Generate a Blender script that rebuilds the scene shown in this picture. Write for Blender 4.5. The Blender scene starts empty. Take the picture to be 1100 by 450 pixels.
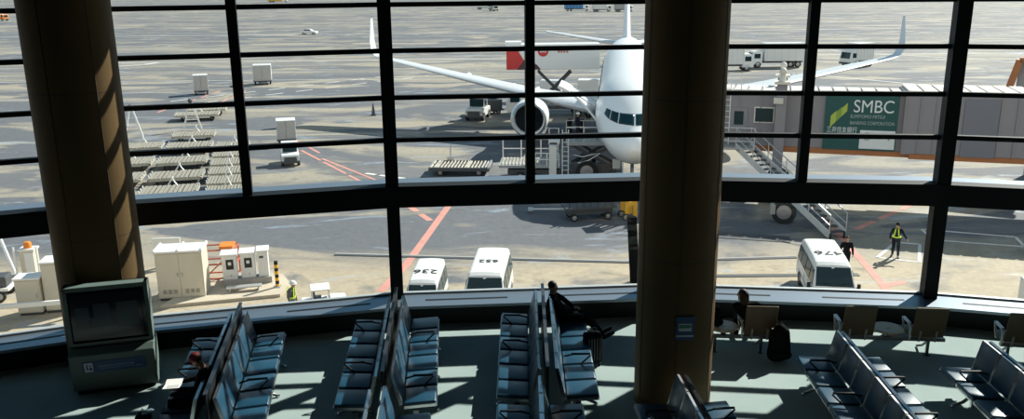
import bpy, bmesh, math, random
from mathutils import Vector, Matrix
from math import sin, cos, pi, radians, atan2, sqrt
random.seed(7)
SC = bpy.context.scene
COL = SC.collection
GZ = -6.2                      # level of the apron; the lounge floor is z = 0

# ------------------------------------------------------------------ materials
MATS = {}
def mat(name, col, rough=.5, metal=0., var=0., vscale=3., spec=.5, emit=None, bump=0.):
    if name in MATS: return MATS[name]
    m = bpy.data.materials.new(name); m.use_nodes = True
    nt = m.node_tree; b = nt.nodes['Principled BSDF']
    c = (*col, 1.)
    b.inputs['Base Color'].default_value = c
    b.inputs['Roughness'].default_value = rough
    b.inputs['Metallic'].default_value = metal
    b.inputs['Specular IOR Level'].default_value = spec
    if var > 0 or bump > 0:
        tc = nt.nodes.new('ShaderNodeTexCoord')
        nz = nt.nodes.new('ShaderNodeTexNoise'); nz.inputs['Scale'].default_value = vscale; nz.inputs['Detail'].default_value = 5
        nt.links.new(tc.outputs['Object'], nz.inputs['Vector'])
        if var > 0:
            mx = nt.nodes.new('ShaderNodeMix'); mx.data_type = 'RGBA'
            mx.inputs['A'].default_value = tuple(max(0, x*(1-var)) for x in col)+(1,)
            mx.inputs['B'].default_value = tuple(min(1, x*(1+var)) for x in col)+(1,)
            nt.links.new(nz.outputs['Fac'], mx.inputs['Factor'])
            nt.links.new(mx.outputs['Result'], b.inputs['Base Color'])
        if bump > 0:
            bp = nt.nodes.new('ShaderNodeBump'); bp.inputs['Strength'].default_value = bump; bp.inputs['Distance'].default_value = .02
            nt.links.new(nz.outputs['Fac'], bp.inputs['Height']); nt.links.new(bp.outputs['Normal'], b.inputs['Normal'])
    if emit:
        b.inputs['Emission Color'].default_value = (*emit[0], 1); b.inputs['Emission Strength'].default_value = emit[1]
    MATS[name] = m
    return m

def glass_mat():
    m = bpy.data.materials.new('window_glass'); m.use_nodes = True
    nt = m.node_tree; nt.nodes.clear()
    o = nt.nodes.new('ShaderNodeOutputMaterial'); t = nt.nodes.new('ShaderNodeBsdfTransparent'); g = nt.nodes.new('ShaderNodeBsdfGlossy')
    t.inputs['Color'].default_value = (.96, .985, .98, 1); g.inputs['Roughness'].default_value = .02
    mx = nt.nodes.new('ShaderNodeMixShader'); lw = nt.nodes.new('ShaderNodeLayerWeight'); lw.inputs['Blend'].default_value = .5
    pw = nt.nodes.new('ShaderNodeMath'); pw.operation = 'POWER'; pw.inputs[1].default_value = 5.
    ml = nt.nodes.new('ShaderNodeMath'); ml.operation = 'MULTIPLY_ADD'; ml.inputs[1].default_value = .5; ml.inputs[2].default_value = .015
    nt.links.new(lw.outputs['Facing'], pw.inputs[0]); nt.links.new(pw.outputs[0], ml.inputs[0]); nt.links.new(ml.outputs[0], mx.inputs['Fac']); nt.links.new(t.outputs[0], mx.inputs[1]); nt.links.new(g.outputs[0], mx.inputs[2])
    nt.links.new(mx.outputs[0], o.inputs['Surface'])
    MATS['glass'] = m
    return m

def ground_mat():
    m = bpy.data.materials.new('apron_asphalt'); m.use_nodes = True
    nt = m.node_tree; b = nt.nodes['Principled BSDF']; L = nt.links.new
    geo = nt.nodes.new('ShaderNodeNewGeometry')
    def noise(sx, sy, scale, detail=4, rough=.55, dist=0., off=(0, 0, 0)):
        mp = nt.nodes.new('ShaderNodeMapping'); mp.inputs['Scale'].default_value = (sx, sy, 1); mp.inputs['Location'].default_value = off
        L(geo.outputs['Position'], mp.inputs['Vector'])
        n = nt.nodes.new('ShaderNodeTexNoise'); n.inputs['Scale'].default_value = scale; n.inputs['Detail'].default_value = detail
        n.inputs['Roughness'].default_value = rough; n.inputs['Distortion'].default_value = dist
        L(mp.outputs[0], n.inputs['Vector']); return n.outputs['Fac']
    def ramp(src, a, bq, c0=(0, 0, 0, 1), c1=(1, 1, 1, 1)):
        r = nt.nodes.new('ShaderNodeValToRGB'); r.color_ramp.elements[0].position = a; r.color_ramp.elements[1].position = bq
        r.color_ramp.elements[0].color = c0; r.color_ramp.elements[1].color = c1
        L(src, r.inputs['Fac']); return r.outputs['Color']
    def mix(f, a, bq, mode='MIX'):
        x = nt.nodes.new('ShaderNodeMix'); x.data_type = 'RGBA'; x.blend_type = mode
        for k, v in (('Factor', f), ('A', a), ('B', bq)):
            if isinstance(v, (tuple, float)): x.inputs[k].default_value = v
            else: L(v, x.inputs[k])
        return x.outputs['Result']
    patches = ramp(noise(.45, 1., .16, 4, .55, .9), .50, .57)            # tan concrete showing between grey asphalt
    base = mix(patches, (.130, .137, .152, 1), (.34, .305, .24, 1))
    streak = ramp(noise(.05, 1., .14, 4, .6, .3, (3, 9, 0)), .42, .58)   # long wear bands along the taxi lanes
    far = nt.nodes.new('ShaderNodeSeparateXYZ'); L(geo.outputs['Position'], far.inputs[0])
    fr = nt.nodes.new('ShaderNodeMapRange'); fr.inputs['From Min'].default_value = 60; fr.inputs['From Max'].default_value = 140; fr.inputs['To Min'].default_value = .25; fr.inputs['To Max'].default_value = .9
    L(far.outputs['Y'], fr.inputs['Value'])
    fm = nt.nodes.new('ShaderNodeMath'); fm.operation = 'MULTIPLY'; L(fr.outputs[0], fm.inputs[0]); L(streak, fm.inputs[1])
    band = mix(ramp(noise(.02, 1., .05, 3, .5, .2, (7, 4, 0)), .49, .57), (.138, .142, .152, 1), (.27, .252, .215, 1))
    base = mix(fm.outputs[0], base, band)
    nearf = nt.nodes.new('ShaderNodeMapRange'); nearf.inputs['From Min'].default_value = 42.5; nearf.inputs['From Max'].default_value = 38.5; nearf.inputs['To Max'].default_value = .85
    L(far.outputs['Y'], nearf.inputs['Value'])
    nm = nt.nodes.new('ShaderNodeMath'); nm.operation = 'MULTIPLY'; L(nearf.outputs[0], nm.inputs[0]); L(ramp(noise(1, 1, .25, 4, .6, .5, (2, 2, 0)), .30, .45), nm.inputs[1])
    base = mix(nm.outputs[0], base, (.47, .39, .275, 1))                   # pale concrete along the building
    pale = ramp(noise(.3, 1., .33, 6, .65, 2.2, (11, 2, 0)), .57, .68)   # wet and oily patches, with blue sky glare painted into the colour
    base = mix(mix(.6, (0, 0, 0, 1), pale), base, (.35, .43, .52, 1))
    dark = ramp(noise(.5, 1., .5, 6, .7, 1.4, (5, 31, 0)), .58, .72)     # oil and tyre stains
    base = mix(mix(.65, (0, 0, 0, 1), dark), base, (.075, .078, .085, 1))
    fine = ramp(noise(1, 1, 3., 6, .75), .25, .75, (.78, .78, .78, 1), (1.16, 1.16, 1.16, 1))
    base = mix(1., base, fine, 'MULTIPLY')
    rr = nt.nodes.new('ShaderNodeMapRange'); rr.inputs['To Min'].default_value = .8; rr.inputs['To Max'].default_value = .36
    L(pale, rr.inputs['Value']); L(rr.outputs[0], b.inputs['Roughness'])
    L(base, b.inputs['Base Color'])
    b.inputs['Specular IOR Level'].default_value = .3
    return m

def floor_mat():
    m = bpy.data.materials.new('lounge_carpet'); m.use_nodes = True
    nt = m.node_tree; b = nt.nodes['Principled BSDF']; L = nt.links.new
    tc = nt.nodes.new('ShaderNodeTexCoord')
    n = nt.nodes.new('ShaderNodeTexNoise'); n.inputs['Scale'].default_value = 1.3; n.inputs['Detail'].default_value = 6
    L(tc.outputs['Object'], n.inputs['Vector'])
    r = nt.nodes.new('ShaderNodeValToRGB')
    r.color_ramp.elements[0].position = .3; r.color_ramp.elements[1].position = .7
    r.color_ramp.elements[0].color = (.30, .39, .385, 1); r.color_ramp.elements[1].color = (.355, .44, .43, 1)
    L(n.outputs['Fac'], r.inputs['Fac']); L(r.outputs['Color'], b.inputs['Base Color'])
    b.inputs['Roughness'].default_value = .8; b.inputs['Specular IOR Level'].default_value = .15
    return m

# ------------------------------------------------------------------ mesh builder
I4 = Matrix.Identity(4)
def TR(loc=(0, 0, 0), rx=0, ry=0, rz=0):
    return Matrix.Translation(loc) @ Matrix.Rotation(rz, 4, 'Z') @ Matrix.Rotation(ry, 4, 'Y') @ Matrix.Rotation(rx, 4, 'X')
class MB:
    def __init__(s): s.bm = bmesh.new(); s.mi = 0; s.M = I4.copy()
    def m(s, i): s.mi = i; return s
    def at(s, M): s.M = M; return s
    def v(s, p): return s.bm.verts.new(s.M @ Vector(p))
    def f(s, vs):
        try:
            fc = s.bm.faces.new(vs); fc.material_index = s.mi; return fc
        except ValueError: return None
    def box(s, c, d, M=None, taper=1.):
        hx, hy, hz = d[0]/2, d[1]/2, d[2]/2
        X = M if M is not None else I4
        P = []
        for z in (-hz, hz):
            k = taper if z > 0 else 1.
            for x, y in ((-hx, -hy), (hx, -hy), (hx, hy), (-hx, hy)):
                P.append(s.v(X @ Vector((c[0]+x*k, c[1]+y*k, c[2]+z)) if M is None else X @ Vector((c[0]+x*k, c[1]+y*k, c[2]+z))))
        for q in ((3, 2, 1, 0), (4, 5, 6, 7), (0, 1, 5, 4), (1, 2, 6, 5), (2, 3, 7, 6), (3, 0, 4, 7)): s.f([P[i] for i in q])
        return s
    def bbox(s, c, d, b=.02, M=None, seg=2):
        """box with rounded edges"""
        n0 = set(s.bm.edges)
        s.box(c, d, M)
        es = [e for e in s.bm.edges if e not in n0]
        bmesh.ops.bevel(s.bm, geom=es, offset=b, segments=seg, affect='EDGES', profile=.5, material=-1)
        return s
    def loft(s, rings, close=True, caps=True):
        R = [[s.v(p) for p in r] for r in rings]
        n = len(R[0])
        for a, b in zip(R, R[1:]):
            for i in range(n if close else n-1):
                j = (i+1) % n
                s.f([a[i], a[j], b[j], b[i]])
        if caps and close:
            s.f(R[0][::-1]); s.f(R[-1])
        return s
    def cone(s, p0, p1, r0, r1=None, n=10, caps=True):
        p0, p1 = Vector(p0), Vector(p1); r1 = r0 if r1 is None else r1
        d = (p1-p0)
        if d.length < 1e-6: return s
        q = d.to_track_quat('Z', 'Y')
        ring = lambda p, r: [p+q @ Vector((r*cos(2*pi*i/n), r*sin(2*pi*i/n), 0)) for i in range(n)]
        return s.loft([ring(p0, r0), ring(p1, r1)], caps=caps)
    def tube(s, pts, r, n=8):
        pts = [Vector(p) for p in pts]; rings = []
        for i, p in enumerate(pts):
            a = pts[max(i-1, 0)]; b = pts[min(i+1, len(pts)-1)]
            q = (b-a).to_track_quat('Z', 'Y')
            rings.append([p+q @ Vector((r*cos(2*pi*k/n), r*sin(2*pi*k/n), 0)) for k in range(n)])
        # keep the rings from twisting
        for i in range(1, len(rings)):
            best = min(range(n), key=lambda o: sum((rings[i][(k+o) % n]-rings[i-1][k]).length for k in range(n)))
            rings[i] = rings[i][best:]+rings[i][:best]
        return s.loft(rings)
    def lathe(s, prof, M=I4, n=24, caps=True):
        """profile of (radius, height) revolved about local Z of M"""
        rings = [[M @ Vector((r*cos(2*pi*i/n), r*sin(2*pi*i/n), z)) for i in range(n)] for r, z in prof]
        return s.loft(rings, caps=caps)
    def prism(s, poly, t, M=I4):
        """polygon in local XY of M, extruded by t along its Z"""
        a = [s.v(M @ Vector((x, y, 0))) for x, y in poly]; b = [s.v(M @ Vector((x, y, t))) for x, y in poly]
        n = len(a)
        s.f(a[::-1]); s.f(b)
        for i in range(n): s.f([a[i], a[(i+1) % n], b[(i+1) % n], b[i]])
        return s
    def ball(s, c, r, sc=(1, 1, 1), n=12, M=None):
        X = Matrix.Translation(c) @ Matrix.Diagonal((*sc, 1)) if M is None else Matrix.Translation(c) @ M @ Matrix.Diagonal((*sc, 1))
        k = max(6, n//2)
        rings = [[X @ Vector((r*sin(pi*j/k)*cos(2*pi*i/n), r*sin(pi*j/k)*sin(2*pi*i/n), -r*cos(pi*j/k))) for i in range(n)] for j in range(1, k)]
        R = [[s.v(p) for p in q] for q in rings]
        a = s.v(X @ Vector((0, 0, -r))); b = s.v(X @ Vector((0, 0, r)))
        for u, w in zip(R, R[1:]):
            for i in range(n): s.f([u[i], u[(i+1) % n], w[(i+1) % n], w[i]])
        for i in range(n): s.f([a, R[0][(i+1) % n], R[0][i]]); s.f([b, R[-1][i], R[-1][(i+1) % n]])
        return s
    def cap(s, p0, r0, p1, r1, n=12):
        """tapered limb with round ends"""
        s.cone(p0, p1, r0, r1, n); s.ball(p0, r0, n=n); s.ball(p1, r1, n=n); return s
    def build(s, name, mats, parent=None, smooth=False, bevel=0., loc=None, rot=None, auto=True):
        bmesh.ops.recalc_face_normals(s.bm, faces=s.bm.faces[:])
        me = bpy.data.meshes.new(name); s.bm.to_mesh(me); s.bm.free()
        for x in (mats if isinstance(mats, (list, tuple)) else [mats]): me.materials.append(x)
        if smooth:
            for p in me.polygons: p.use_smooth = True
            try: me.set_sharp_from_angle(angle=radians(42))
            except Exception: pass
        o = bpy.data.objects.new(name, me); COL.objects.link(o)
        if parent is not None: o.parent = parent
        if loc is not None: o.location = loc
        if rot is not None: o.rotation_euler = rot
        if bevel > 0:
            b = o.modifiers.new('edges', 'BEVEL'); b.width = bevel; b.segments = 2; b.limit_method = 'ANGLE'; b.angle_limit = radians(35)
        return o

def tag(o, label=None, cat=None, group=None, kind=None):
    if label: o['label'] = label
    if cat: o['category'] = cat
    if group: o['group'] = group
    if kind: o['kind'] = kind
    return o
def thing(name, label, cat, loc=(0, 0, 0), rz=0., group=None, kind=None):
    o = bpy.data.objects.new(name, None); COL.objects.link(o)
    o.empty_display_size = .2; o.location = loc; o.rotation_euler = (0, 0, rz)
    return tag(o, label, cat, group, kind)
def struct(o, label=None): o['kind'] = 'structure'; (label and tag(o, label)); return o
def kids(o): return [c for c in COL.objects if c.parent == o]
def dup(o, loc=None, rz=None, label=None, group=None, parent=None):
    c = o.copy(); COL.objects.link(c)
    if parent is not None: c.parent = parent
    if loc is not None: c.location = loc
    if rz is not None: c.rotation_euler = (0, 0, rz)
    if label: c['label'] = label
    if group: c['group'] = group
    for k in kids(o): dup(k, parent=c)
    return c
def text_part(name, body, size, material, M, parent=None, depth=.004, align='CENTER', bold=0., sx=1.):
    cu = bpy.data.curves.new('lettering', 'FONT'); cu.body = body; cu.size = size; cu.extrude = depth; cu.align_x = align; cu.align_y = 'CENTER'
    cu.offset = bold
    t = bpy.data.objects.new('lettering', cu); COL.objects.link(t)
    bpy.context.view_layer.update()
    me = bpy.data.meshes.new_from_object(t.evaluated_get(bpy.context.evaluated_depsgraph_get()))
    bpy.data.objects.remove(t); bpy.data.curves.remove(cu)
    me.transform(M @ Matrix.Diagonal((sx, 1, 1, 1)))
    me.materials.clear(); me.materials.append(material)
    o = bpy.data.objects.new(name, me); COL.objects.link(o)
    if parent is not None: o.parent = parent
    return o
def wheel_mb(r=.33, w=.2, M=I4):
    """wheel whose axle is local X; material 0 tyre, 1 hub"""
    A = M @ Matrix.Rotation(pi/2, 4, 'Y')
    b = MB()
    b.m(0).lathe([(r*.62, -w/2), (r*.93, -w/2), (r, -w*.36), (r, w*.36), (r*.93, w/2), (r*.62, w/2)], A, 20, False)
    b.m(1).lathe([(r*.6, -w*.42), (r*.25, -w*.5), (r*.25, w*.5), (r*.6, w*.42)], A, 16)
    return b

# ------------------------------------------------------------------ palette
mat('black_metal', (.008, .010, .012), .5, 0., 0, 1, .3)
mat('mullion', (.005, .007, .009), .6, 0., 0, 1, .25)
mat('frame_light', (.50, .54, .56), .45, .3)
mat('sill_top', (.27, .32, .38), .38, .7)
mat('dark_wall', (.008, .012, .015), .6, 0., 0, 1, .3)
mat('column_clad', (.15, .098, .045), .6, 0., .12, 1.2, .12)
mat('joint', (.05, .04, .03), .6)
mat('room_dark', (.012, .015, .018), .8)
mat('vinyl', (.007, .060, .112), .36, 0., .1, 4, 1.0)
mat('chrome', (.62, .63, .64), .25, 1.)
mat('seat_steel', (.16, .17, .18), .35, .9)
mat('brown_back', (.135, .095, .05), .5, 0., .15, 6)
mat('table_wood', (.66, .49, .30), .4, 0., .12, 5)
mat('pale_metal', (.62, .63, .62), .35, .6)
mat('kiosk_paint', (.14, .195, .18), .5)
mat('screen', (.006, .008, .012), .12)
mat('screen_image', (.022, .035, .06), .2)
mat('sign_blue', (.03, .09, .24), .4)
mat('sign_white', (.75, .78, .8), .5)
mat('sign_green', (.05, .25, .15), .5)
mat('white_paint', (.80, .80, .78), .35)
mat('white_body', (.78, .78, .76), .3)
mat('cream', (.64, .58, .47), .5, 0., .06, 2)
mat('grey_paint', (.38, .39, .39), .5)
mat('dark_grey', (.07, .075, .08), .5)
mat('rubber', (.018, .018, .018), .8)
mat('hub', (.42, .42, .42), .4, .6)
mat('car_glass', (.010, .035, .045), .12, 0., 0, 1, .22)
mat('matte_black', (.006, .007, .008), .9, 0., 0, 1, .05)
mat('red', (.55, .035, .03), .5)
mat('line_red', (.60, .27, .22), .8, 0., .30, 1.2)
mat('line_white', (.66, .65, .62), .8, 0., .25, 1.2)
mat('orange', (.80, .24, .03), .5)
mat('yellow', (.85, .45, .03), .45)
mat('rust_red', (.50, .13, .08), .6)
mat('aircraft_white', (.88, .90, .91), .25)
mat('aircraft_grey', (.45, .48, .52), .4)
mat('wing_grey', (.62, .65, .68), .35)
mat('engine_lip', (.70, .72, .74), .25, .8)
mat('fan_dark', (.02, .03, .04), .4, .4)
mat('dolly_metal', (.50, .46, .37), .5, .15, .18, 3)
mat('dolly_light', (.60, .60, .57), .5, .15, .12, 3)
mat('deck_plate', (.34, .315, .26), .55, .1, .25, 5)
mat('dolly_deck', (.36, .32, .25), .6, 0, .2, 4)
mat('steel', (.45, .47, .48), .4, .5)
mat('bridge_panel', (.26, .25, .275), .5, 0., .05, 1)
mat('bridge_panel_dark', (.18, .19, .23), .5, 0., .05, 1)
mat('bridge_roof', (.66, .63, .56), .6, 0., .1, 2)
mat('bridge_beam', (.42, .16, .06), .6, 0., .15, 2)
mat('banner_green', (.012, .085, .085), .55)
mat('banner_lime', (.42, .52, .08), .5)
mat('banner_lime_dark', (.22, .36, .06), .5)
mat('hi_vis', (.62, .85, .05), .6)
mat('navy_cloth', (.014, .018, .028), .9, 0., 0, 1, .1)
mat('black_cloth', (.006, .007, .009), .9, 0., 0, 1, .1)
mat('grey_cloth', (.10, .105, .11), .9)
mat('skin', (.45, .26, .17), .55)
mat('hair', (.012, .010, .009), .6)
mat('hair_brown', (.018, .009, .006), .6)
mat('cap_red', (.22, .015, .02), .7)
mat('paper', (.80, .80, .78), .8)
mat('shoe', (.01, .01, .01), .4)
mat('concrete', (.52, .45, .35), .85, 0., .12, 1.2)
mat('concrete_grey', (.36, .35, .33), .85, 0., .12, 2)
mat('blue_paint', (.05, .20, .42), .45)
glass_mat()
M_ = MATS
# ================================================================== CAMERA, SUN, SKY
def camera():
    f, W = 923., 1100.
    cd = bpy.data.cameras.new('camera'); o = bpy.data.objects.new('camera', cd); COL.objects.link(o)
    cd.sensor_fit = 'HORIZONTAL'; cd.sensor_width = 36.; cd.lens = f/W*36.; cd.clip_end = 5000; cd.clip_start = .1
    p = radians(14.9); r = radians(.58)
    o.location = (0, 0, 7.1)
    o.rotation_euler = (Matrix.Rotation(pi/2-p, 4, 'X') @ Matrix.Rotation(ROLL*r, 4, 'Z')).to_euler()
    SC.camera = o
ROLL = -1
camera()
TO_SUN = Vector((.96, .95, 1.)).normalized()
sd = bpy.data.lights.new('sun', 'SUN'); sd.energy = 7.4; sd.angle = radians(.55); sd.color = (1., .94, .85)
so = bpy.data.objects.new('sun', sd); COL.objects.link(so)
so.rotation_euler = TO_SUN.to_track_quat('Z', 'Y').to_euler(); so.location = (60, 30, 80)
w = bpy.data.worlds.new('sky'); SC.world = w; w.use_nodes = True
nt = w.node_tree; bg = nt.nodes['Background']
tc = nt.nodes.new('ShaderNodeTexCoord'); sx = nt.nodes.new('ShaderNodeSeparateXYZ'); rp = nt.nodes.new('ShaderNodeValToRGB')
nt.links.new(tc.outputs['Generated'], sx.inputs[0]); nt.links.new(sx.outputs['Z'], rp.inputs['Fac'])
e = rp.color_ramp.elements; e[0].position = 0.; e[0].color = (.66, .86, 1.0, 1); e[1].position = .7; e[1].color = (.06, .24, .44, 1)
k = rp.color_ramp.elements.new(.35); k.color = (.30, .62, .90, 1)
mr = nt.nodes.new('ShaderNodeMapRange'); mr.inputs['From Min'].default_value = .35; mr.inputs['From Max'].default_value = -.5; mr.inputs['To Min'].default_value = .5; mr.inputs['To Max'].default_value = 1.25
nt.links.new(sx.outputs['Y'], mr.inputs['Value']); nt.links.new(mr.outputs[0], bg.inputs['Strength'])   # added fill: sky on the terminal side made brighter, and whiter below
cm = nt.nodes.new('ShaderNodeMix'); cm.data_type = 'RGBA'; cm.inputs['B'].default_value = (.62, .60, .56, 1)
cf = nt.nodes.new('ShaderNodeMapRange'); cf.inputs['From Min'].default_value = .1; cf.inputs['From Max'].default_value = -.4; cf.inputs['To Max'].default_value = .8
nt.links.new(sx.outputs['Y'], cf.inputs['Value']); nt.links.new(cf.outputs[0], cm.inputs['Factor']); nt.links.new(rp.outputs['Color'], cm.inputs['A'])
nt.links.new(cm.outputs['Result'], bg.inputs['Color'])
SC.view_settings.view_transform = 'Standard'; SC.view_settings.look = 'None'; SC.view_settings.gamma = 1.
SC.view_settings.use_curve_mapping = False; SC.view_settings.exposure = 0.15

# ================================================================== APRON GROUND AND MARKINGS
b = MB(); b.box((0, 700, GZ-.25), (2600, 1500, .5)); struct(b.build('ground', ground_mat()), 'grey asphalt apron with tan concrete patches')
ZK = [0]
def strip(name, pts, w, m, z=.006):
    ZK[0] += 1; z += .0007*ZK[0]; b = MB()
    for p, q in zip(pts, pts[1:]):
        p = Vector((*p, 0)); q = Vector((*q, 0)); d = (q-p).normalized(); n = Vector((-d.y, d.x, 0))*w/2
        a = [p+n, p-n, q-n, q+n]; up = Vector((0, 0, GZ+z)); dn = Vector((0, 0, GZ-.02))
        b.loft([[x+dn for x in a], [x+up for x in a]])
    return struct(b.build(name, M_[m]))
def dashed(name, p, q, w, m, dash, gap, z=.006):
    ZK[0] += 1; z += .0007*ZK[0]
    p = Vector(p); q = Vector(q); L = (q-p).length; d = (q-p)/L; t = 0; b = MB()
    n = Vector((-d.y, d.x))*w/2
    while t < L:
        a = p+d*t; c = p+d*min(L, t+dash); t += dash+gap
        r = [Vector((*x, 0)) for x in (a+n, a-n, c-n, c+n)]
        b.loft([[x+Vector((0, 0, GZ-.02)) for x in r], [x+Vector((0, 0, GZ+z)) for x in r]])
    return struct(b.build(name, M_[m]))
strip('marking', [(-3.9, 50.9), (-5.2, 39.5), (-5.9, 36.0)], .40, 'line_red')
dashed('marking', (-6.4, 51.2), (-4.4, 47.0), .4, 'line_red', 1.6, .7)
strip('marking', [(18.2, 50.4), (16.85, 38.7), (16.4, 35.2)], .36, 'line_red')
dashed('marking', (24.6, 50.6), (18.5, 44.8), .35, 'line_red', 2.2, .7)
strip('marking', [(16.4, 36.0), (17.7, 36.6)], .4, 'line_red')
dashed('marking', (-17.3, 69.6), (-9.6, 56.5), .22, 'line_red', 5, .6)
dashed('marking', (-21.5, 79), (-15.5, 68.3), .22, 'line_red', 4, .6)
strip('marking', [(-14.8, 66), (-8.2, 56.5)], .2, 'line_red')
dashed('marking', (-38, 92), (-37.2, 112), .3, 'line_red', 2.5, 1.5)
dashed('marking', (-33.5, 92), (-34, 112), .3, 'line_red', 2.5, 1.5)
dashed('marking', (-40, 101), (-17, 128), .3, 'line_white', 2.5, 2.)
dashed('marking', (-36, 99), (-12, 127), .3, 'line_white', 2.5, 2.)
dashed('marking', (-10.5, 60.5), (-7.5, 58.7), .35, 'line_white', .9, .4)
strip('marking', [(19.9, 42.6), (20.95, 42.2), (19.6, 39.3), (17.9, 40.1), (19.9, 42.6)], .16, 'line_white')
strip('marking', [(22.3, 44.9), (26.5, 43.3), (26, 41.6), (22.0, 42.9), (22.3, 44.9)], .16, 'line_white')
strip('marking', [(-300, 150), (300, 158)], .5, 'line_white')
strip('marking', [(-300, 240), (-20, 232), (320, 236)], .7, 'line_white')
strip('marking', [(60, 165), (95, 118), (120, 80)], .4, 'line_white')
strip('marking', [(44, 121), (75, 78)], .4, 'line_white')
strip('marking', [(-75, 141), (-63, 149), (-62, 153)], .7, 'line_white')
strip('marking', [(-200, 126), (-20, 122.5), (-14, 122.5)], .25, 'line_white')
strip('drain_channel', [(-9, 41.4), (5.5, 39.7), (14, 40.2)], .22, 'dark_grey', .014)
strip('drain_edge', [(-9, 41.62), (5.5, 39.92), (14, 40.42)], .14, 'concrete_grey', .011)
strip('drain_channel', [(9.5, 44.6), (14.6, 43.2)], 1.1, 'dark_grey', .012)
strip('drain_channel', [(8.5, 37.6), (16, 37.6)], .35, 'dark_grey', .012)

# ================================================================== THE HALL: floor, walls, glass facade
V = [(-24.59, 7.38), (-19.06, 11.17), (-13.73, 14.24), (-8.28, 16.47), (-2.56, 17.88), (3.34, 18.28), (9.00, 17.56), (14.65, 15.93), (19.88, 13.42), (24.69, 9.94)]  # facade corners fitted to image pixels, then all scaled outward about the camera
V = [Vector(p) for p in V]; NV = len(V)
def outn(i):
    d = (V[i+1]-V[i]).normalized(); return Vector((-d.y, d.x))
def offs(i, k):
    if i == 0: return V[0]+outn(0)*k
    if i == NV-1: return V[-1]+outn(NV-2)*k
    a, c = outn(i-1), outn(i); n = (a+c).normalized(); return V[i]+n*(k/n.dot(a))
ROOF = 8.75; SILL = .43
b = MB(); b.prism([(-24.6, -3)]+[(24.7, -3)]+[tuple(p) for p in reversed(V)], .3, Matrix.Translation((0, 0, -.3)))
struct(b.build('floor', floor_mat()), 'teal grey lounge floor')
b = MB(); b.prism([(-24.9, -3.2), (25.0, -3.2)]+[tuple(offs(i, .3)) for i in reversed(range(NV))], .3, Matrix.Translation((0, 0, ROOF)))
struct(b.build('ceiling', M_['room_dark']))
b = MB(); b.box((0, -3.15, 4.25), (49.8, .3, 9.1)); struct(b.build('wall_back', M_['room_dark']))
b = MB(); b.box((-24.75, 2.1, 4.25), (.3, 10.4, 9.1)); struct(b.build('wall_left', M_['room_dark']))
b = MB(); b.box((24.85, 3.4, 4.25), (.3, 12.8, 9.1)); struct(b.build('wall_right', M_['room_dark']))
BARS = [3.89, 4.78, 5.74, 6.66, 7.55, 8.3]
for i in range(NV-1):
    A, B = V[i], V[i+1]; d = B-A; L = d.length; ang = atan2(d.y, d.x)
    t = thing('window_%d' % (i+1), None, None, (A.x, A.y, 0), ang, None, 'structure')
    mb = MB(); mb.box((L/2, -.12, 2.71), (L, .36, .46)); mb.build('transom', M_['mullion'], t)
    Ao, Bo = offs(i, .98), offs(i+1, .98); Af, Bf = offs(i, .07), offs(i+1, .07)
    inv = (Matrix.Translation((A.x, A.y, 0)) @ Matrix.Rotation(ang, 4, 'Z')).inverted()
    P = [inv @ Vector((p.x, p.y, 0)) for p in (Af, Bf, Bo, Ao)]
    mb = MB(); mb.prism([(p.x, p.y) for p in P], .09, Matrix.Translation((0, 0, 2.74))); mb.build('outer_ledge', M_['sill_top'], t)
    for z in BARS:
        mb = MB(); mb.box((L/2, -.03, z), (L, .14, .095)); mb.build('glazing_bar', M_['mullion'], t)
    mb = MB(); mb.box((L/2, -.1, (2.94+ROOF)/2), (.19, .3, ROOF-2.94)); mb.build('mullion', M_['mullion'], t)
    mb = MB(); mb.box((L/2, .02, SILL+.02), (L, .1, .04)); mb.build('bottom_frame', M_['frame_light'], t)
    mb = MB(); mb.box((L/2, .03, (SILL+2.5)/2), (L, .012, 2.5-SILL)); mb.build('pane', M_['glass'], t)
    mb = MB(); mb.box((L/2, .03, (2.94+ROOF)/2), (L, .012, ROOF-2.94)); mb.build('pane', M_['glass'], t)
    # ledge in front of the glass, with its two air slots
    Ai, Bi = offs(i, -.78), offs(i+1, -.78)
    inv = (Matrix.Translation((A.x, A.y, 0)) @ Matrix.Rotation(ang, 4, 'Z')).inverted()
    loc = lambda p, z=0: inv @ Vector((p.x, p.y, z))
    P = [loc(A), loc(B), loc(Bi), loc(Ai)]
    mb = MB(); mb.prism([(p.x, p.y) for p in P], .06, Matrix.Translation((0, 0, SILL-.06))); sill = mb.build('window_sill', M_['sill_top'], t)
    mb = MB()
    for u0, u1 in ((.62, 2.35), (3.45, 5.15)): mb.box(((u0+u1)/2*L/5.75, -.42, SILL), ((u1-u0)*L/5.75, .07, .012))
    mb.build('air_slot', M_['black_metal'], sill)
    Q = [offs(i, .12), offs(i+1, .12), offs(i+1, -.74), offs(i, -.74)]
    mb = MB(); mb.prism([tuple(p) for p in Q], SILL-.06, Matrix.Translation((0, 0, 0))); struct(mb.build('wall_front', M_['dark_wall']))
    Q = [offs(i, .12), offs(i+1, .12), offs(i+1, -.2), offs(i, -.2)]
    mb = MB(); mb.prism([tuple(p) for p in Q], -GZ-.3, Matrix.Translation((0, 0, GZ))); struct(mb.build('wall_front', M_['concrete_grey']))
for i in range(NV):
    n = (offs(i, 1)-V[i]).normalized(); ang = atan2(-n.x, n.y)
    mb = MB(); mb.box((0, -.1 if i != 3 else 0, (SILL+ROOF)/2), (.27, .38 if i != 3 else .16, ROOF-SILL)); 
    mb.box((0, .14, (SILL+ROOF)/2), (.16, .12, ROOF-SILL))
    struct(mb.build('trim_%d' % (i+1), M_['mullion'], loc=(*V[i], 0), rot=(0, 0, ang)))

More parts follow.
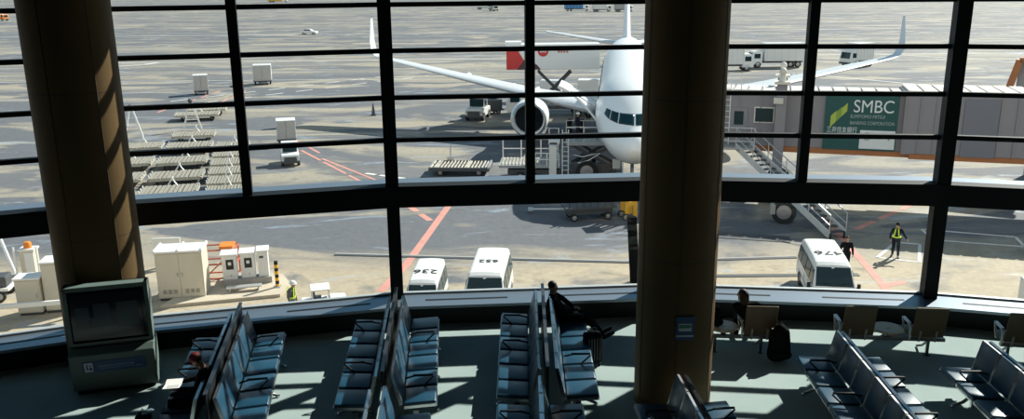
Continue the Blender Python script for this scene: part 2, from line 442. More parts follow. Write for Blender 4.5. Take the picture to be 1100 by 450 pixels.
def column(x, y, r, label):
    t = thing('column', label, 'column', (x, y, 0), 0, 'round clad columns', 'structure')
    mb = MB(); n = 48
    mb.lathe([(r, .0), (r, ROOF)], n=n); mb.build('cladding', M_['column_clad'], t, smooth=True)
    mb = MB()
    for z in (.16, 2.7, 5.3): mb.lathe([(r-.02, z-.006), (r+.002, z-.006), (r+.002, z+.006), (r-.02, z+.006)], n=n)
    for k in range(6):
        a = k*pi/3+.4; mb.box((0, 0, 0), (.012, .012, 8.6), Matrix.Translation((r*cos(a), r*sin(a), 4.4)))
    mb.build('panel_joint', M_['joint'], t)
    return t
column(-7.74, 15.33, .742, 'thick round dark column behind the tall screen kiosk')
cR = column(2.76, 13.69, .655, 'thick round dark column with a small blue notice, standing among the seats')
t = thing('notice', 'small blue notice plate fixed to the dark round column', 'sign', (2.80, 13.69-.662, 1.60), 0)
mb = MB(); mb.box((0, 0, 0), (.30, .02, .40)); mb.build('plate', M_['sign_blue'], t)
mb = MB(); mb.box((0, -.012, .075), (.21, .006, .02)); mb.box((0, -.012, -.02), (.21, .006, .05)); mb.box((-.10, -.012, .03), (.012, .006, .12)); mb.box((.10, -.012, .03), (.012, .006, .12)); mb.box((0, -.012, -.13), (.28, .006, .025)); mb.build('printed_panel', M_['sign_white'], t)
mb = MB(); mb.box((0, -.012, .035), (.18, .006, .05)); mb.build('pictogram', M_['sign_green'], t)

# ------------------------------------------------------------------ television kiosk
t = thing('screen_kiosk', 'grey floor-standing kiosk with a big dark television above a sloped base', 'kiosk', (-7.20, 14.28, 0), radians(15.5))
mb = MB(); W = 1.42
side = [(-.05, .06), (-.14, .76), (-.02, .86), (.36, .90), (.36, .06)]
mb.prism(side, W, Matrix.Translation((-W/2, 0, 0)) @ Matrix(((0, 0, 1, 0), (1, 0, 0, 0), (0, 1, 0, 0), (0, 0, 0, 1))))
base = mb.build('base_cabinet', M_['kiosk_paint'], t, bevel=.015)
mb = MB(); mb.box((0, .14, .03), (W-.12, .36, .06)); mb.build('plinth', M_['black_metal'], t)
mb = MB(); w2, h = 1.40, 1.14
for c, dd in (((0, .17, .84+.05), (w2, .26, .10)), ((0, .17, .84+h-.04), (w2, .26, .08)), ((-w2/2+.035, .17, .84+h/2), (.07, .26, h)), ((w2/2-.035, .17, .84+h/2), (.07, .26, h)), ((0, .27, .84+h/2), (w2, .06, h))): mb.box(c, dd)
fr = mb.build('screen_housing', M_['kiosk_paint'], t, bevel=.008)
mb = MB(); mb.box((0, .16, .84+h/2), (w2-.15, .12, h-.17)); mb.box((0, .09, .84+h/2), (w2-.26, .02, h-.28)); mb.build('television', M_['screen'], t, bevel=.006)
mb = MB(); 
for (cx, cz, ww, hh) in ((-.42, .03, .22, .3), (-.1, .1, .28, .26), (-.12, -.12, .34, .18), (.32, .0, .36, .46)): mb.box((cx, .078, .84+h/2+cz), (ww, .006, hh))
mb.build('screen_picture', M_['screen_image'], t)
mb = MB()
FS = Matrix.Translation((0, -.100, .45)) @ Matrix.Rotation(.128, 4, 'X')
mb.box((.03, -.006, .08), (1.06, .008, .23), FS); sg = mb.build('sign_strip', M_['sign_blue'], t)
mb = MB(); mb.box((-.40, -.013, .08), (.14, .006, .18), FS); mb.build('pictogram_panel', M_['sign_white'], sg)
mb = MB(); mb.box((-.425, -.018, .125), (.03, .006, .03), FS); mb.box((-.425, -.018, .07), (.03, .006, .06), FS); mb.box((-.37, -.018, .05), (.05, .006, .05), FS); mb.box((-.37, -.018, .11), (.03, .006, .03), FS)
mb.build('pictogram_figure', M_['sign_blue'], sg)
mb = MB()
for k in range(13): mb.box((-.22+.046*k, -.013, .085), (.034, .005, .035), FS)
for k in range(20): mb.box((-.23+.03*k, -.013, .035), (.021, .005, .018), FS)
for k in range(4): mb.box((.38+.032*k, -.013, .03), (.02, .005, .03), FS)
mb.build('lettering', mat('sign_text', (.22, .33, .5), .5), sg)
mb = MB()
for k in range(4): mb.box((-.02+.07*k, .06, .872), (.05, .035, .02))
mb.build('control_buttons', M_['black_metal'], t)

# ------------------------------------------------------------------ beam seating
def seat_back_mb():
    mb = MB(); T = Matrix.Translation((0, -.30, .43)) @ Matrix.Rotation(.235, 4, 'X')
    mb.bbox((0, 0, .285), (.555, .055, .52), .022, T); return mb, T
def bench(name, label, n, loc, rz, group, arms, pitch=.62):
    t = thing(name, label, 'airport seating', loc, rz, group)
    mb = MB(); mb.box((pitch*(n-1)/2, -.07, .30), (pitch*n-.05, .09, .06)); mb.build('beam', M_['seat_steel'], t)
    s0 = b0 = None
    for k in range(n):
        x = pitch*k
        if s0 is None:
            mb = MB(); T = Matrix.Translation((0, .0, .41)) @ Matrix.Rotation(.06, 4, 'X')
            mb.bbox((0, 0, .03), (.565, .54, .075), .03, T, 3); s0 = mb.build('seat', M_['vinyl'], t, smooth=True)
            mb = MB()
            for sx_ in (-.287, .287): mb.box((sx_, 0, -.005), (.012, .52, .05), T)
            mb.box((0, .272, -.012), (.57, .012, .03), T); mb.build('edge_trim', M_['chrome'], s0)
            mb, T = seat_back_mb(); b0 = mb.build('backrest', M_['vinyl'], t, smooth=True)
            mb = MB()
            for sx_ in (-.288, .288): mb.box((sx_, -.004, .28), (.014, .05, .54), T)
            mb.box((0, -.008, .552), (.585, .045, .012), T); mb.build('edge_trim', M_['chrome'], b0)
            mb = MB(); mb.box((0, -.036, .28), (.53, .012, .5), T); mb.build('back_panel', M_['dark_grey'], b0)
        else:
            for p in (s0, b0): q = dup(p, parent=t); q.location = (x, 0, 0)
    a0 = None
    for k in arms:
        if a0 is None:
            mb = MB(); mb.tube([(0, -.26, .62), (0, -.1, .66), (0, .18, .665), (0, .215, .64), (0, .02, .45), (0, -.08, .34)], .016, 6)
            mb.bbox((0, .04, .672), (.042, .34, .024), .01); a0 = mb.build('armrest', M_['black_metal'], t)
            a0.location = (pitch*(k-.5), 0, 0)
        else: q = dup(a0, parent=t); q.location = (pitch*(k-.5), 0, 0)
    l0 = None
    for x in ((.5, n-1.5) if n < 5 else (.5, (n-1)/2, n-1.5)):
        if l0 is None:
            mb = MB(); mb.box((0, -.07, .15), (.06, .08, .28)); mb.tube([(0, -.07, .26), (0, .1, .1), (0, .27, .03)], .028, 8); mb.tube([(0, -.07, .26), (0, -.18, .1), (0, -.27, .03)], .028, 8)
            mb.cone((0, .27, 0), (0, .27, .03), .035); mb.cone((0, -.27, 0), (0, -.27, .03), .035)
            l0 = mb.build('leg', M_['chrome'], t, smooth=True); l0.location = (x*pitch, 0, 0)
        else: q = dup(l0, parent=t); q.location = (x*pitch, 0, 0)
    return t
def dirv(a): return Vector((cos(a), sin(a)))
GR = 'navy beam benches in the lounge'
def right_bench(label, far, tilt, n, arms):   # seats face right; X runs from the far seat towards the mezzanine
    return bench('beam_bench', label, n, (*far, 0), -pi/2+tilt, GR, arms)
def left_bench(label, far, tilt, n, arms):
    a = -pi/2+tilt; near = Vector(far)+dirv(a)*.62*(n-1)
    return bench('beam_bench', label, n, (*near, 0), a+pi, GR, [n-k for k in arms])
def divider(label, mid, tilt, L, h=1.12):
    t = thing('divider_panel', label, 'divider', (*mid, 0), -pi/2+tilt, 'dark divider panels between the benches')
    mb = MB(); mb.box((L/2, 0, h/2+.1), (L, .035, h-.2)); mb.build('panel', M_['black_metal'], t)
    mb = MB(); mb.box((L/2, 0, h+.01), (L, .06, .025)); mb.build('top_rail', M_['seat_steel'], t)
    for x in (.1, L-.1):
        mb = MB(); mb.box((x, 0, .11), (.07, .055, .22)); mb.box((x, 0, .01), (.16, .26, .02)); mb.build('foot', M_['seat_steel'], t)
def shift(far, tilt, s): return tuple(Vector(far)+dirv(-pi/2+tilt)*s)
T1, T2, T3, T5 = radians(9.2), radians(4.), radians(-.8), radians(-2.2)
right_bench('six-seat navy bench facing right, back to back with the seated man reading paper', (-4.70, 15.39), T1, 6, (1, 4))
left_bench('six-seat navy bench facing the screen kiosk, with the man reading paper on it', (-5.84, 15.22), T1, 6, (1, 3))
divider('dark divider panel behind the man reading paper', (-5.27, 15.62), T1, 3.9)
left_bench('six-seat navy bench facing left, left side of the pair before the thick mullion', (-2.90, 16.04), T2, 6, (1, 4))
right_bench('six-seat navy bench facing right, right side of the pair before the thick mullion', (-1.77, 16.12), T2, 6, (2, 5))
divider('dark divider panel between the benches before the thick mullion', (-2.36, 16.40), T2, 3.9)
left_bench('navy bench cut off by the frame, facing left, nearest of those before the thick mullion', shift((-2.95, 16.04), T2, 4.15), T2, 4, (1, 3))
right_bench('navy bench cut off by the frame, facing right, nearest of those before the thick mullion', shift((-1.86, 16.12), T2, 4.05), T2, 4, (1, 3))
left_bench('six-seat navy bench facing left, back to back with the man stretching his legs', (.03, 16.31), T3, 6, (1, 3))
right_bench('six-seat navy bench facing the round column, with the man stretching his legs', (1.19, 16.30), T3, 6, (1, 4))
divider('dark divider panel behind the man stretching his legs', (.60, 16.52), T3, 3.9)
left_bench('navy bench cut off by the frame, facing left, nearest before the man stretching his legs', shift((.05, 16.31), T3, 3.95), T3, 4, (1, 3))
right_bench('navy bench cut off by the frame, facing right, nearest before the man stretching his legs', shift((.90, 16.30), T3, 3.95), T3, 4, (1, 3))
right_bench('navy bench facing right in front of the round column', (3.20, 12.38), radians(3), 4, (1, 3))
left_bench('navy bench facing left in the dark before the round column', (2.22, 12.33), radians(3), 4, (1, 3))
left_bench('navy bench facing left, behind the brown seats with the round table', (5.38, 14.07), T5, 6, (1, 3))
right_bench('navy bench facing right, behind the brown seats with the round table', (6.33, 14.01), T5, 6, (2, 4))
left_bench('rightmost navy bench, facing left, cut off by the frame', (7.75, 13.57), T5, 6, (1, 4))
right_bench('navy bench at the right edge of the frame, facing away to the right', (8.71, 13.5), T5, 6, (1, 4))

# brown seats looking out of the window, two on a beam with a round table between them
def lounge_pair(label, loc, rz, seats, table, x0, x1):
    t = thing('window_bench', label, 'seating', loc, rz, 'brown seats facing the window')
    mb = MB(); mb.box(((x0+x1)/2, -.14, .33), (x1-x0, .08, .06)); mb.build('beam', M_['seat_steel'], t)
    for x in seats:
        T = Matrix.Translation((x, -.22, .44)) @ Matrix.Rotation(.23, 4, 'X')
        mb = MB(); mb.bbox((0, 0, .30), (.60, .035, .66), .015, T); br = mb.build('backrest', M_['brown_back'], t)
        for q in (-.15, .15):
            mb = MB(); mb.box((q, -.03, .0), (.035, .03, .24), T); mb.build('bracket', M_['pale_metal'], br)
        mb = MB(); mb.bbox((x, .06, .43), (.60, .52, .05), .02); mb.build('seat', M_['brown_back'], t)
        mb = MB(); mb.tube([(x-.33, -.24, .36), (x-.335, -.24, .60), (x-.34, -.16, .66), (x-.34, .12, .67), (x-.34, .17, .63), (x-.335, .05, .38)], .022, 8)
        mb.bbox((x-.34, -.03, .675), (.07, .36, .03), .012); mb.build('armrest', M_['pale_metal'], t)
    mb = MB(); mb.lathe([(.0, 0), (.29, 0), (.30, .012), (.30, .03), (.29, .04), (0, .04)], Matrix.Translation((table, .04, .44)), 32); mb.build('table_top', M_['table_wood'], t)
    mb = MB(); mb.cone((table, -.06, .34), (table, .04, .44), .05, .07, 10); mb.build('table_bracket', M_['seat_steel'], t)
    for x in ((x0+.15, x1-.3) if x1-x0 > 1.3 else ((x0+x1)/2+.1,)):
        mb = MB(); mb.box((x, -.14, .16), (.05, .05, .32)); mb.tube([(x, -.14, .3), (x-.03, .05, .12), (x-.05, .26, .02)], .022, 8); mb.box((x, -.14, .012), (.09, .12, .024)); mb.build('leg', M_['seat_steel'], t)
lounge_pair('brown seat facing the window beside the round column, with the woman on it', (4.80, 15.72, 0), radians(-5), (0,), -.66, -.98, .36)
lounge_pair('pair of brown window seats with a round table between, beside the thick mullion', (6.68, 15.66, 0), radians(-6), (0, 1.30), .64, -.32, 1.66)
lounge_pair('brown seat facing the window at the right edge of the frame', (9.60, 15.20, 0), radians(-11), (0, 1.3), .65, -.32, 1.66)
# ================================================================== PEOPLE
def solid(name, fn, voxel, m, parent, smooth=4):
    mb = MB(); fn(mb)
    o = mb.build(name, m, parent, smooth=True)
    r = o.modifiers.new('r', 'REMESH'); r.mode = 'VOXEL'; r.voxel_size = voxel; r.use_smooth_shade = True
    if smooth: s = o.modifiers.new('s', 'SMOOTH'); s.factor = .5; s.iterations = smooth
    bpy.context.view_layer.update()
    me = bpy.data.meshes.new_from_object(o.evaluated_get(bpy.context.evaluated_depsgraph_get()))
    o.modifiers.clear(); o.data = me; me.name = name
    for p in me.polygons: p.use_smooth = True
    return o
STAND = dict(pelvis=(0, 0, .95), chest=(0, .0, 1.28), neck=(0, 0, 1.47), head=(0, .03, 1.62), look=(0, 1, -.1),
    sh=.185, hip=.095, elbow=((-.27, -.02, 1.13), (.27, -.02, 1.13)), wrist=((-.29, .06, .88), (.29, .06, .88)), hand=((0, .1, -1), (0, .1, -1)), palm=((1, 0, 0), (-1, 0, 0)),
    knee=((-.11, .02, .51), (.11, .02, .51)), ankle=((-.12, -.03, .09), (.12, -.03, .09)), toe=((-.14, .2, .04), (.14, .2, .04)))
SIT = dict(STAND, pelvis=(0, -.02, .57), chest=(0, -.10, .87), neck=(0, -.11, 1.06), head=(0, -.07, 1.21), look=(0, 1, -.3),
    elbow=((-.25, -.02, .80), (.25, -.02, .80)), wrist=((-.13, .20, .68), (.13, .20, .68)), hand=((.3, 1, 0), (-.3, 1, 0)), palm=((0, 0, -1), (0, 0, -1)),
    knee=((-.12, .42, .56), (.12, .42, .56)), ankle=((-.12, .48, .10), (.12, .48, .10)), toe=((-.14, .70, .04), (.14, .70, .04)))
def person(label, loc, rz, P, top='black_cloth', legs='navy_cloth', hair='hair', cap=None, vest=False, longhair=False, helmet=None, vox=.008, scale=1.):
    t = thing('person', label, 'person', loc, rz); t.scale = (scale,)*3
    J = {k: (Vector(v) if not isinstance(v, (int, float)) and not isinstance(v[0], tuple) else v) for k, v in P.items()}
    pel, che, nek, hd = J['pelvis'], J['chest'], J['neck'], J['head']
    look = J['look'].normalized(); side = look.cross(Vector((0, 0, 1))).normalized(); up = side.cross(look)
    HM = Matrix(((side.x, look.x, up.x, 0), (side.y, look.y, up.y, 0), (side.z, look.z, up.z, 0), (0, 0, 0, 1)))
    H = lambda x, y, z: hd + HM.to_3x3() @ Vector((x, y, z))
    lat = Vector((1, 0, 0)); spine = (nek-pel).normalized()
    sh = [nek - spine*.075 + lat*s*P['sh'] for s in (-1, 1)]
    hip = [pel + lat*s*P['hip'] for s in (-1, 1)]
    el, wr, kn, an, to = ([Vector(q) for q in P[k]] for k in ('elbow', 'wrist', 'knee', 'ankle', 'toe'))
    def hand(mb, i):
        d = Vector(P['hand'][i]).normalized(); n = Vector(P['palm'][i]); n = (n-d*n.dot(d)).normalized(); s = d.cross(n)*(1 if i else -1)
        w_ = wr[i]
        for k, ln in enumerate((.066, .074, .070, .056)):
            off = s*(.030-.020*k); kn0 = w_+d*.088+off
            mb.cap(w_+d*.01+off*.6, .014, kn0, .0125, 8)
            p1 = kn0+(d*.86+n*.5)*ln*.55; p2 = p1+(d*.45+n*.89)*ln*.5
            mb.cap(kn0, .0105, p1, .0095, 8); mb.cap(p1, .0095, p2, .008, 8)
        a = w_+d*.025+s*.028; c = a+(d*.6+s*.75+n*.3).normalized()*.045; e_ = c+(d*.85+s*.2+n*.5).normalized()*.034
        mb.cap(w_+d*.015+s*.01, .016, a, .014, 8); mb.cap(a, .013, c, .011, 8); mb.cap(c, .011, e_, .009, 8)
    def body(mb):
        mb.ball(H(0, -.008, .022), .1, (.74, .94, 1.0), 16, HM); mb.ball(H(0, .022, -.045), .07, (.82, .95, 1.05), 14, HM)
        mb.cap(H(0, .085, .02), .010, H(0, .106, -.022), .014, 8)                       # nose
        mb.ball(H(0, .070, -.095), .024, n=8); mb.cap(H(-.018, .082, -.058), .009, H(.018, .082, -.058), .009, 8)   # chin, lips
        for s in (-1, 1): mb.ball(H(s*.076, -.005, -.008), .026, (.35, .7, 1.1), 8, HM); mb.cap(H(s*.012, .086, .032), .008, H(s*.046, .076, .03), .008, 6)
        mb.cap(nek-spine*.05, .058, H(0, -.01, -.07), .052)
        mb.cap(pel, .12, che, .125); mb.cap(che-lat*.06, .115, che+lat*.06, .115); mb.cap(sh[0], .058, sh[1], .058); mb.cap(che, .12, nek-spine*.06, .07)
        for i in (0, 1):
            mb.cap(sh[i], .055, el[i], .042); mb.cap(el[i], .042, wr[i], .027); hand(mb, i)
            mb.cap(hip[i], .088, kn[i], .056); mb.cap(kn[i], .056, kn[i]*.45+an[i]*.55, .050); mb.cap(kn[i]*.45+an[i]*.55, .050, an[i], .036)
            mb.cap(an[i], .036, to[i], .026)
    solid('body', body, vox, M_['skin'], t, 2)
    def jacket(mb):
        mb.cap(pel-spine*.02, .145, che, .148); mb.cap(pel-lat*.07, .125, pel+lat*.07, .125); mb.cap(che-lat*.075, .128, che+lat*.075, .128); mb.cap(sh[0], .075, sh[1], .075); mb.cap(che, .135, nek-spine*.055, .085)
        for i in (0, 1):
            mb.cap(sh[i], .075, el[i], .058); q = el[i]*.08+wr[i]*.92; mb.cap(el[i], .058, q, .042)
    solid('jacket', jacket, .013, M_[top], t)
    def trousers(mb):
        mb.cap(hip[0], .118, hip[1], .118); mb.cap(pel, .125, pel-spine*.04, .125)
        for i in (0, 1): mb.cap(hip[i], .11, kn[i], .074); q = kn[i]*.1+an[i]*.9; mb.cap(kn[i], .074, q, .058)
    solid('trousers', trousers, .013, M_[legs], t)
    for i in (0, 1):
        def shoe(mb):
            dd = (to[i]-an[i]); mb.cap(an[i]-Vector((0, 0, .03)), .047, to[i]+Vector((0, 0, .005)), .04); mb.cap(an[i], .046, an[i]+(kn[i]-an[i])*.1, .046)
        solid('shoe', shoe, .011, M_['shoe'], t)
    mb = MB()
    for s in (-1, 1): mb.ball(H(s*.030, .078, .012), .010, n=8)
    mb.build('eyes', M_['black_metal'], t)
    def hairf(mb):
        mb.ball(H(0, -.022, .042), .103, (.80, .96, .93), 16, HM)
        for s in (-1, 1): mb.ball(H(s*.06, -.02, .02), .035, (.6, 1.2, 1.3), 8, HM)
        if longhair:
            mb.cap(H(0, -.06, .02), .085, H(0, -.075, -.13), .07); mb.cap(H(-.065, -.02, 0), .035, H(-.06, -.03, -.15), .03); mb.cap(H(.065, -.02, 0), .035, H(.06, -.03, -.15), .03)
    solid('hair', hairf, .011, M_[hair], t)
    if cap:
        def capf(mb):
            mb.ball(H(0, -.012, .062), .108, (.82, .98, .78), 16, HM); mb.cap(H(-.045, .09, .055), .014, H(.045, .09, .055), .014); mb.cap(H(-.03, .14, .045), .012, H(.03, .14, .045), .012); mb.cap(H(0, .09, .055), .016, H(0, .14, .047), .013)
        solid('cap', capf, .010, M_[cap], t)
    if helmet:
        mb = MB(); mb.ball(H(0, -.008, .07), .125, (.9, 1.08, .72), 18, HM); mb.bm.transform(I4)
        mb.lathe([(.10, .0), (.15, -.006), (.152, .004), (.10, .016)], Matrix.Translation(H(0, 0, .045)) @ HM, 20); mb.build('helmet', M_[helmet], t, smooth=True)
    if vest:
        def band(mb, z0, z1, r):
            a = pel+spine*z0; c = pel+spine*z1
            for k in (-1, 0, 1): mb.cone(a+lat*.075*k, c+lat*.075*k, r-.024*abs(k), r-.024*abs(k), 20)
        mb = MB()
        for s in (-1, 1):
            mb.box((0, 0, 0), (.05, .016, .38), Matrix.Translation(che+Vector((s*.085, .142, .0))) @ Matrix.Rotation(-s*.12, 4, 'Y'))
            mb.box((0, 0, 0), (.05, .016, .40), Matrix.Translation(che+Vector((s*.085, -.142, .0))) @ Matrix.Rotation(-s*.12, 4, 'Y'))
        band(mb, .06, .12, .156); mb.build('reflective_vest', M_['hi_vis'], t)
    return t
PXR = -pi/2                                        # turns a figure that looks along +Y to look along +X
person('person in dark clothes on the bench by the window with legs stretched out', (1.06, 16.28, 0), PXR-.12, dict(SIT, pelvis=(0, -.06, .55), chest=(0, -.24, .80), neck=(0, -.29, .98), head=(0, -.25, 1.13), look=(.35, 1, -.1),
    elbow=((-.27, -.08, .80), (.27, -.08, .74)), wrist=((-.14, .16, .67), (.12, .16, .65)), knee=((-.08, .40, .56), (.12, .38, .58)), ankle=((-.02, .72, .20), (.03, .78, .13)), toe=((-.05, .92, .27), (.06, .97, .22))), 'black_cloth', 'black_cloth')
person('person in a dark red cap reading a paper on the bench beside the kiosk', (-5.15, 12.86, 0), pi/2+T1, dict(SIT, look=(0, 1, -.75), wrist=((-.15, .30, .78), (.15, .30, .78)), head=(0, -.01, 1.20)), 'black_cloth', 'navy_cloth', cap='cap_red')
person('person with brown hair on the brown seat, looking out of the window', (4.70, 15.70, 0), radians(4), dict(SIT, pelvis=(-.03, .04, .57), chest=(-.12, .05, .82), neck=(-.18, .04, 1.00), head=(-.23, .05, 1.14), look=(-.8, 1, -.1), knee=((-.14, .52, .56), (.12, .52, .56)), ankle=((-.13, .55, .10), (.12, .55, .10)), toe=((-.15, .77, .04), (.14, .77, .04)), elbow=((-.28, .06, .82), (.26, .1, .82)), wrist=((-.20, .30, .68), (.14, .32, .68))), 'black_cloth', 'black_cloth', 'hair_brown', longhair=True)
tmp = thing('newspaper', 'folded white paper in the hands of the reader in the cap', 'paper', (0, 0, 0))
mb = MB(); mb.box((-.09, 0, 0), (.18, .26, .004), TR((0, 0, 0), 0, .12, 0)); mb.box((.09, 0, 0), (.18, .26, .004), TR((0, 0, 0), 0, -.12, 0)); mb.build('sheet', M_['paper'], tmp)
mb = MB()
for k in range(6): mb.box((-.09, -.09+.03*k, .006), (.13, .010, .003), TR((0, 0, 0), 0, .12, 0))
mb.build('print', M_['dark_grey'], tmp)
q = Vector((-5.15, 12.86, 0)) + Matrix.Rotation(pi/2+T1, 3, 'Z') @ Vector((0, .40, .80)); tmp.location = q; tmp.rotation_euler = (0, 0, pi/2+T1)

# ------------------------------------------------------------------ luggage
def suitcase(label, loc, rz, w=.36, d=.22, h=.56):
    t = thing('suitcase', label, 'suitcase', loc, rz)
    mb = MB(); mb.bbox((0, 0, .06+h/2), (w, d, h), .06, None, 4); sh = mb.build('shell', M_['black_cloth'], t, smooth=True)
    mb = MB()
    for k in range(5): mb.box((-w*.32+k*w*.16, -d/2-.004, .06+h/2), (.016, .014, h-.16))
    mb.build('rib', M_['dark_grey'], sh)
    mb = MB(); mb.tube([(-.09, .05, .05+h), (-.09, .05, h+.13), (.09, .05, h+.13), (.09, .05, .05+h)], .010, 6); mb.build('pull_handle', M_['seat_steel'], t)
    for sx_ in (-1, 1):
        for sy_ in (-1, 1): wheel_mb(.03, .025, Matrix.Translation((sx_*w*.36, sy_*d*.3, .03))).build('wheel', [M_['rubber'], M_['hub']], t)
suitcase('black suitcase standing by the bench below the outstretched legs', (1.50, 15.10, 0), .25, .34, .24, .60)
def backpack(name, label, loc, rz, sc=1., m='black_cloth', cat='bag'):
    t = thing(name, label, cat, loc, rz); t.scale = (sc,)*3
    def bag(mb): mb.cap((-.1, 0, .14), .13, (-.08, 0, .56), .10); mb.cap((.1, 0, .14), .13, (.08, 0, .56), .10); mb.cap((0, .0, .1), .1, (0, 0, .62), .11); mb.cap((-.11, -.12, .16), .08, (.11, -.12, .16), .08)
    solid('pack', bag, .018, M_[m], t)
    mb = MB()
    for s in (-1, 1): mb.tube([(s*.09, .10, .60), (s*.11, .17, .45), (s*.12, .15, .25), (s*.12, .09, .12)], .018, 6)
    mb.tube([(-.05, 0, .70), (0, 0, .77), (.05, 0, .70)], .012, 6); mb.build('strap', M_['dark_grey'], t)
backpack('backpack', 'big black backpack standing on the floor right of the woman on the brown seat', (5.08, 15.18, 0), .2, 1.05)
backpack('handbag', 'black bag on the small table between the column and the woman', (4.02, 15.75, .49), 1.2, .55)
backpack('travel_bag', 'dark bag on the floor at the feet of the reader', (-5.92, 12.42, 0), .6, .75, 'navy_cloth')
t = thing('water_bottle', 'pale bottle lying on the dark bag at the feet of the reader', 'bottle', (-5.80, 12.36, .56), .5)
mb = MB(); X = Matrix.Rotation(pi/2, 4, 'Y') @ Matrix.Translation((0, 0, -.1)); mb.lathe([(.0, 0), (.035, .0), (.036, .15), (.015, .19), (.014, .21)], X, 14); mb.build('bottle_body', mat('bottle_blue', (.35, .5, .6), .2), t, smooth=True)
mb = MB(); mb.lathe([(0, .20), (.017, .20), (.017, .225), (0, .225)], X, 12); mb.build('cap', M_['sign_white'], t)
# ================================================================== APRON: vans and figures
def van(label, loc, rz, number, sc=(1, 1, 1), group='white vans with black roof numbers', tint='white_body'):
    """local front looks along -Y"""
    t = thing('van', label, 'van', (*loc, GZ), rz, group); t.scale = sc
    prof = [(-2.30, .32), (-2.36, .55), (-2.32, .92), (-2.02, 1.10), (-1.36, 1.84), (-1.18, 1.93), (-.4, 1.985), (1.2, 1.985), (2.05, 1.95), (2.24, 1.86), (2.34, 1.05), (2.36, .5), (2.28, .32)]
    def hw(z): return .85 if z < .95 else .85-.17*((z-.95)/1.03)**1.25
    mb = MB(); rows = []
    for fx in (-1, -.86, -.45, 0, .45, .86, 1):
        r = []
        for y, z in prof:
            ex = abs(fx); crown = .035*(1-ex**2) if z > 1.8 else 0; yy = y+(.03*ex**3 if y < -2.2 else 0)
            r.append((hw(z)*fx*(1 if z < 1.8 or ex < .9 else .985), yy, z+crown-(.02 if ex == 1 and z > 1.8 else 0)))
        rows.append(r)
    R = [[mb.v(p) for p in r] for r in rows]; n = len(prof)
    for a, c in zip(R, R[1:]):
        for i in range(n): mb.f([a[i], a[(i+1) % n], c[(i+1) % n], c[i]])
    mb.f(R[0][::-1]); mb.f(R[-1])
    mb.build('body', M_[tint], t, bevel=.03)
    def quad(p, th=.02):
        p = [Vector(q) for q in p]; nn = (p[1]-p[0]).cross(p[2]-p[0]).normalized()
        m2 = MB(); m2.loft([[q-nn*th for q in p], [q+nn*.02 for q in p]]); return m2
    quad([(-.74, -1.965, 1.15), (.74, -1.965, 1.15), (.66, -1.405, 1.79), (-.66, -1.405, 1.79)]).build('windshield', M_['car_glass'], t)
    quad([(.64, 2.26, 1.74), (-.64, 2.26, 1.74), (-.72, 2.34, 1.12), (.72, 2.34, 1.12)]).build('rear_window', M_['car_glass'], t)
    for s in (-1, 1):
        for y0, y1, sl in ((-1.72, -.95, .5), (-.82, .12, 0), (.22, 1.16, 0), (1.26, 2.12, 0)):
            z0, z1 = 1.10, 1.66
            p = [(s*hw(z0), y0, z0), (s*hw(z0), y1, z0), (s*hw(z1), y1, z1), (s*hw(z1), y0+sl*(z1-z0)*1.0, z1)]
            if s < 0: p = p[::-1]
            quad(p).build('side_window', M_['car_glass'], t)
        for y in (-1.45, 1.35):
            wheel_mb(.32, .2, Matrix.Translation((s*.77, y, .32))).build('wheel', [M_['rubber'], M_['hub']], t, smooth=True)
        mb = MB(); mb.bbox((s*.98, -1.78, 1.12), (.14, .09, .24), .025); mb.tube([(s*.80, -1.74, 1.05), (s*.93, -1.77, 1.08)], .02, 6); mb.build('wing_mirror', M_['black_metal'], t)
        mb = MB(); mb.bbox((s*.66, -2.325, .78), (.30, .05, .17), .02); mb.build('headlight', mat('lamp', (.55, .57, .58), .15, .3), t)
        mb = MB(); mb.box((s*.72, 2.36, .95), (.14, .03, .36)); mb.build('tail_light', M_['red'], t)
        mb = MB(); mb.box((s*.855, .05, .62), (.014, 3.5, .02)); mb.box((s*.856, -.86, .85), (.01, .012, .95)); mb.box((s*.856, .17, .85), (.01, .012, .95)); mb.box((s*.856, -.70, .95), (.03, .14, .03)); mb.build('door_seam', M_['grey_paint'], t)
    mb = MB(); mb.bbox((0, -2.37, .46), (1.62, .10, .24), .03); mb.build('bumper', M_[tint], t)
    mb = MB(); mb.box((0, -2.352, .80), (.78, .03, .12)); mb.build('grille', M_['dark_grey'], t)
    mb = MB(); mb.box((0, -2.425, .47), (.33, .012, .16)); mb.build('number_plate', M_['line_white'], t)
    mb = MB(); mb.box((-.38, -1.93, 1.22), (.36, .012, .10), None); mb.build('dashboard_card', M_['sign_white'], t) if 0 else mb.bm.free()
    for s in (-1, 1):
        mb = MB(); mb.tube([(s*.05, -2.0, 1.17), (s*.45, -1.90, 1.27)], .012, 6); mb.build('wiper', M_['black_metal'], t)
    num = text_part('roof_number', number, {'476': .70, '652': .50, '236': .76}[number], M_['black_metal'], Matrix.Translation((0, .05 if number == '652' else -.15, 2.034)) @ Matrix.Rotation(pi, 4, 'Z'), t, .006, sx=1.12)
    for v_ in num.data.vertices:          # the figures follow the crown of the roof
        c_ = v_.co; zz = 1.93+.055*min(1, max(0, (c_.y+1.18)/.78)); c_.z += zz+.035*(1-min(1, abs(c_.x)/.68)**2)+.012-2.034
    return t
van('white minibus with 476 in black on its roof, parked beside the walking worker', (13.42, 34.86), radians(-9.8), '476')
van('white minibus with 652 in black on its roof, seen below the sill', (-1.0, 34.03), radians(-4.4), '652')
van('small white van with 236 in black on its roof, seen below the sill', (-3.52, 33.1), radians(-2), '236', (.80, .82, .98))
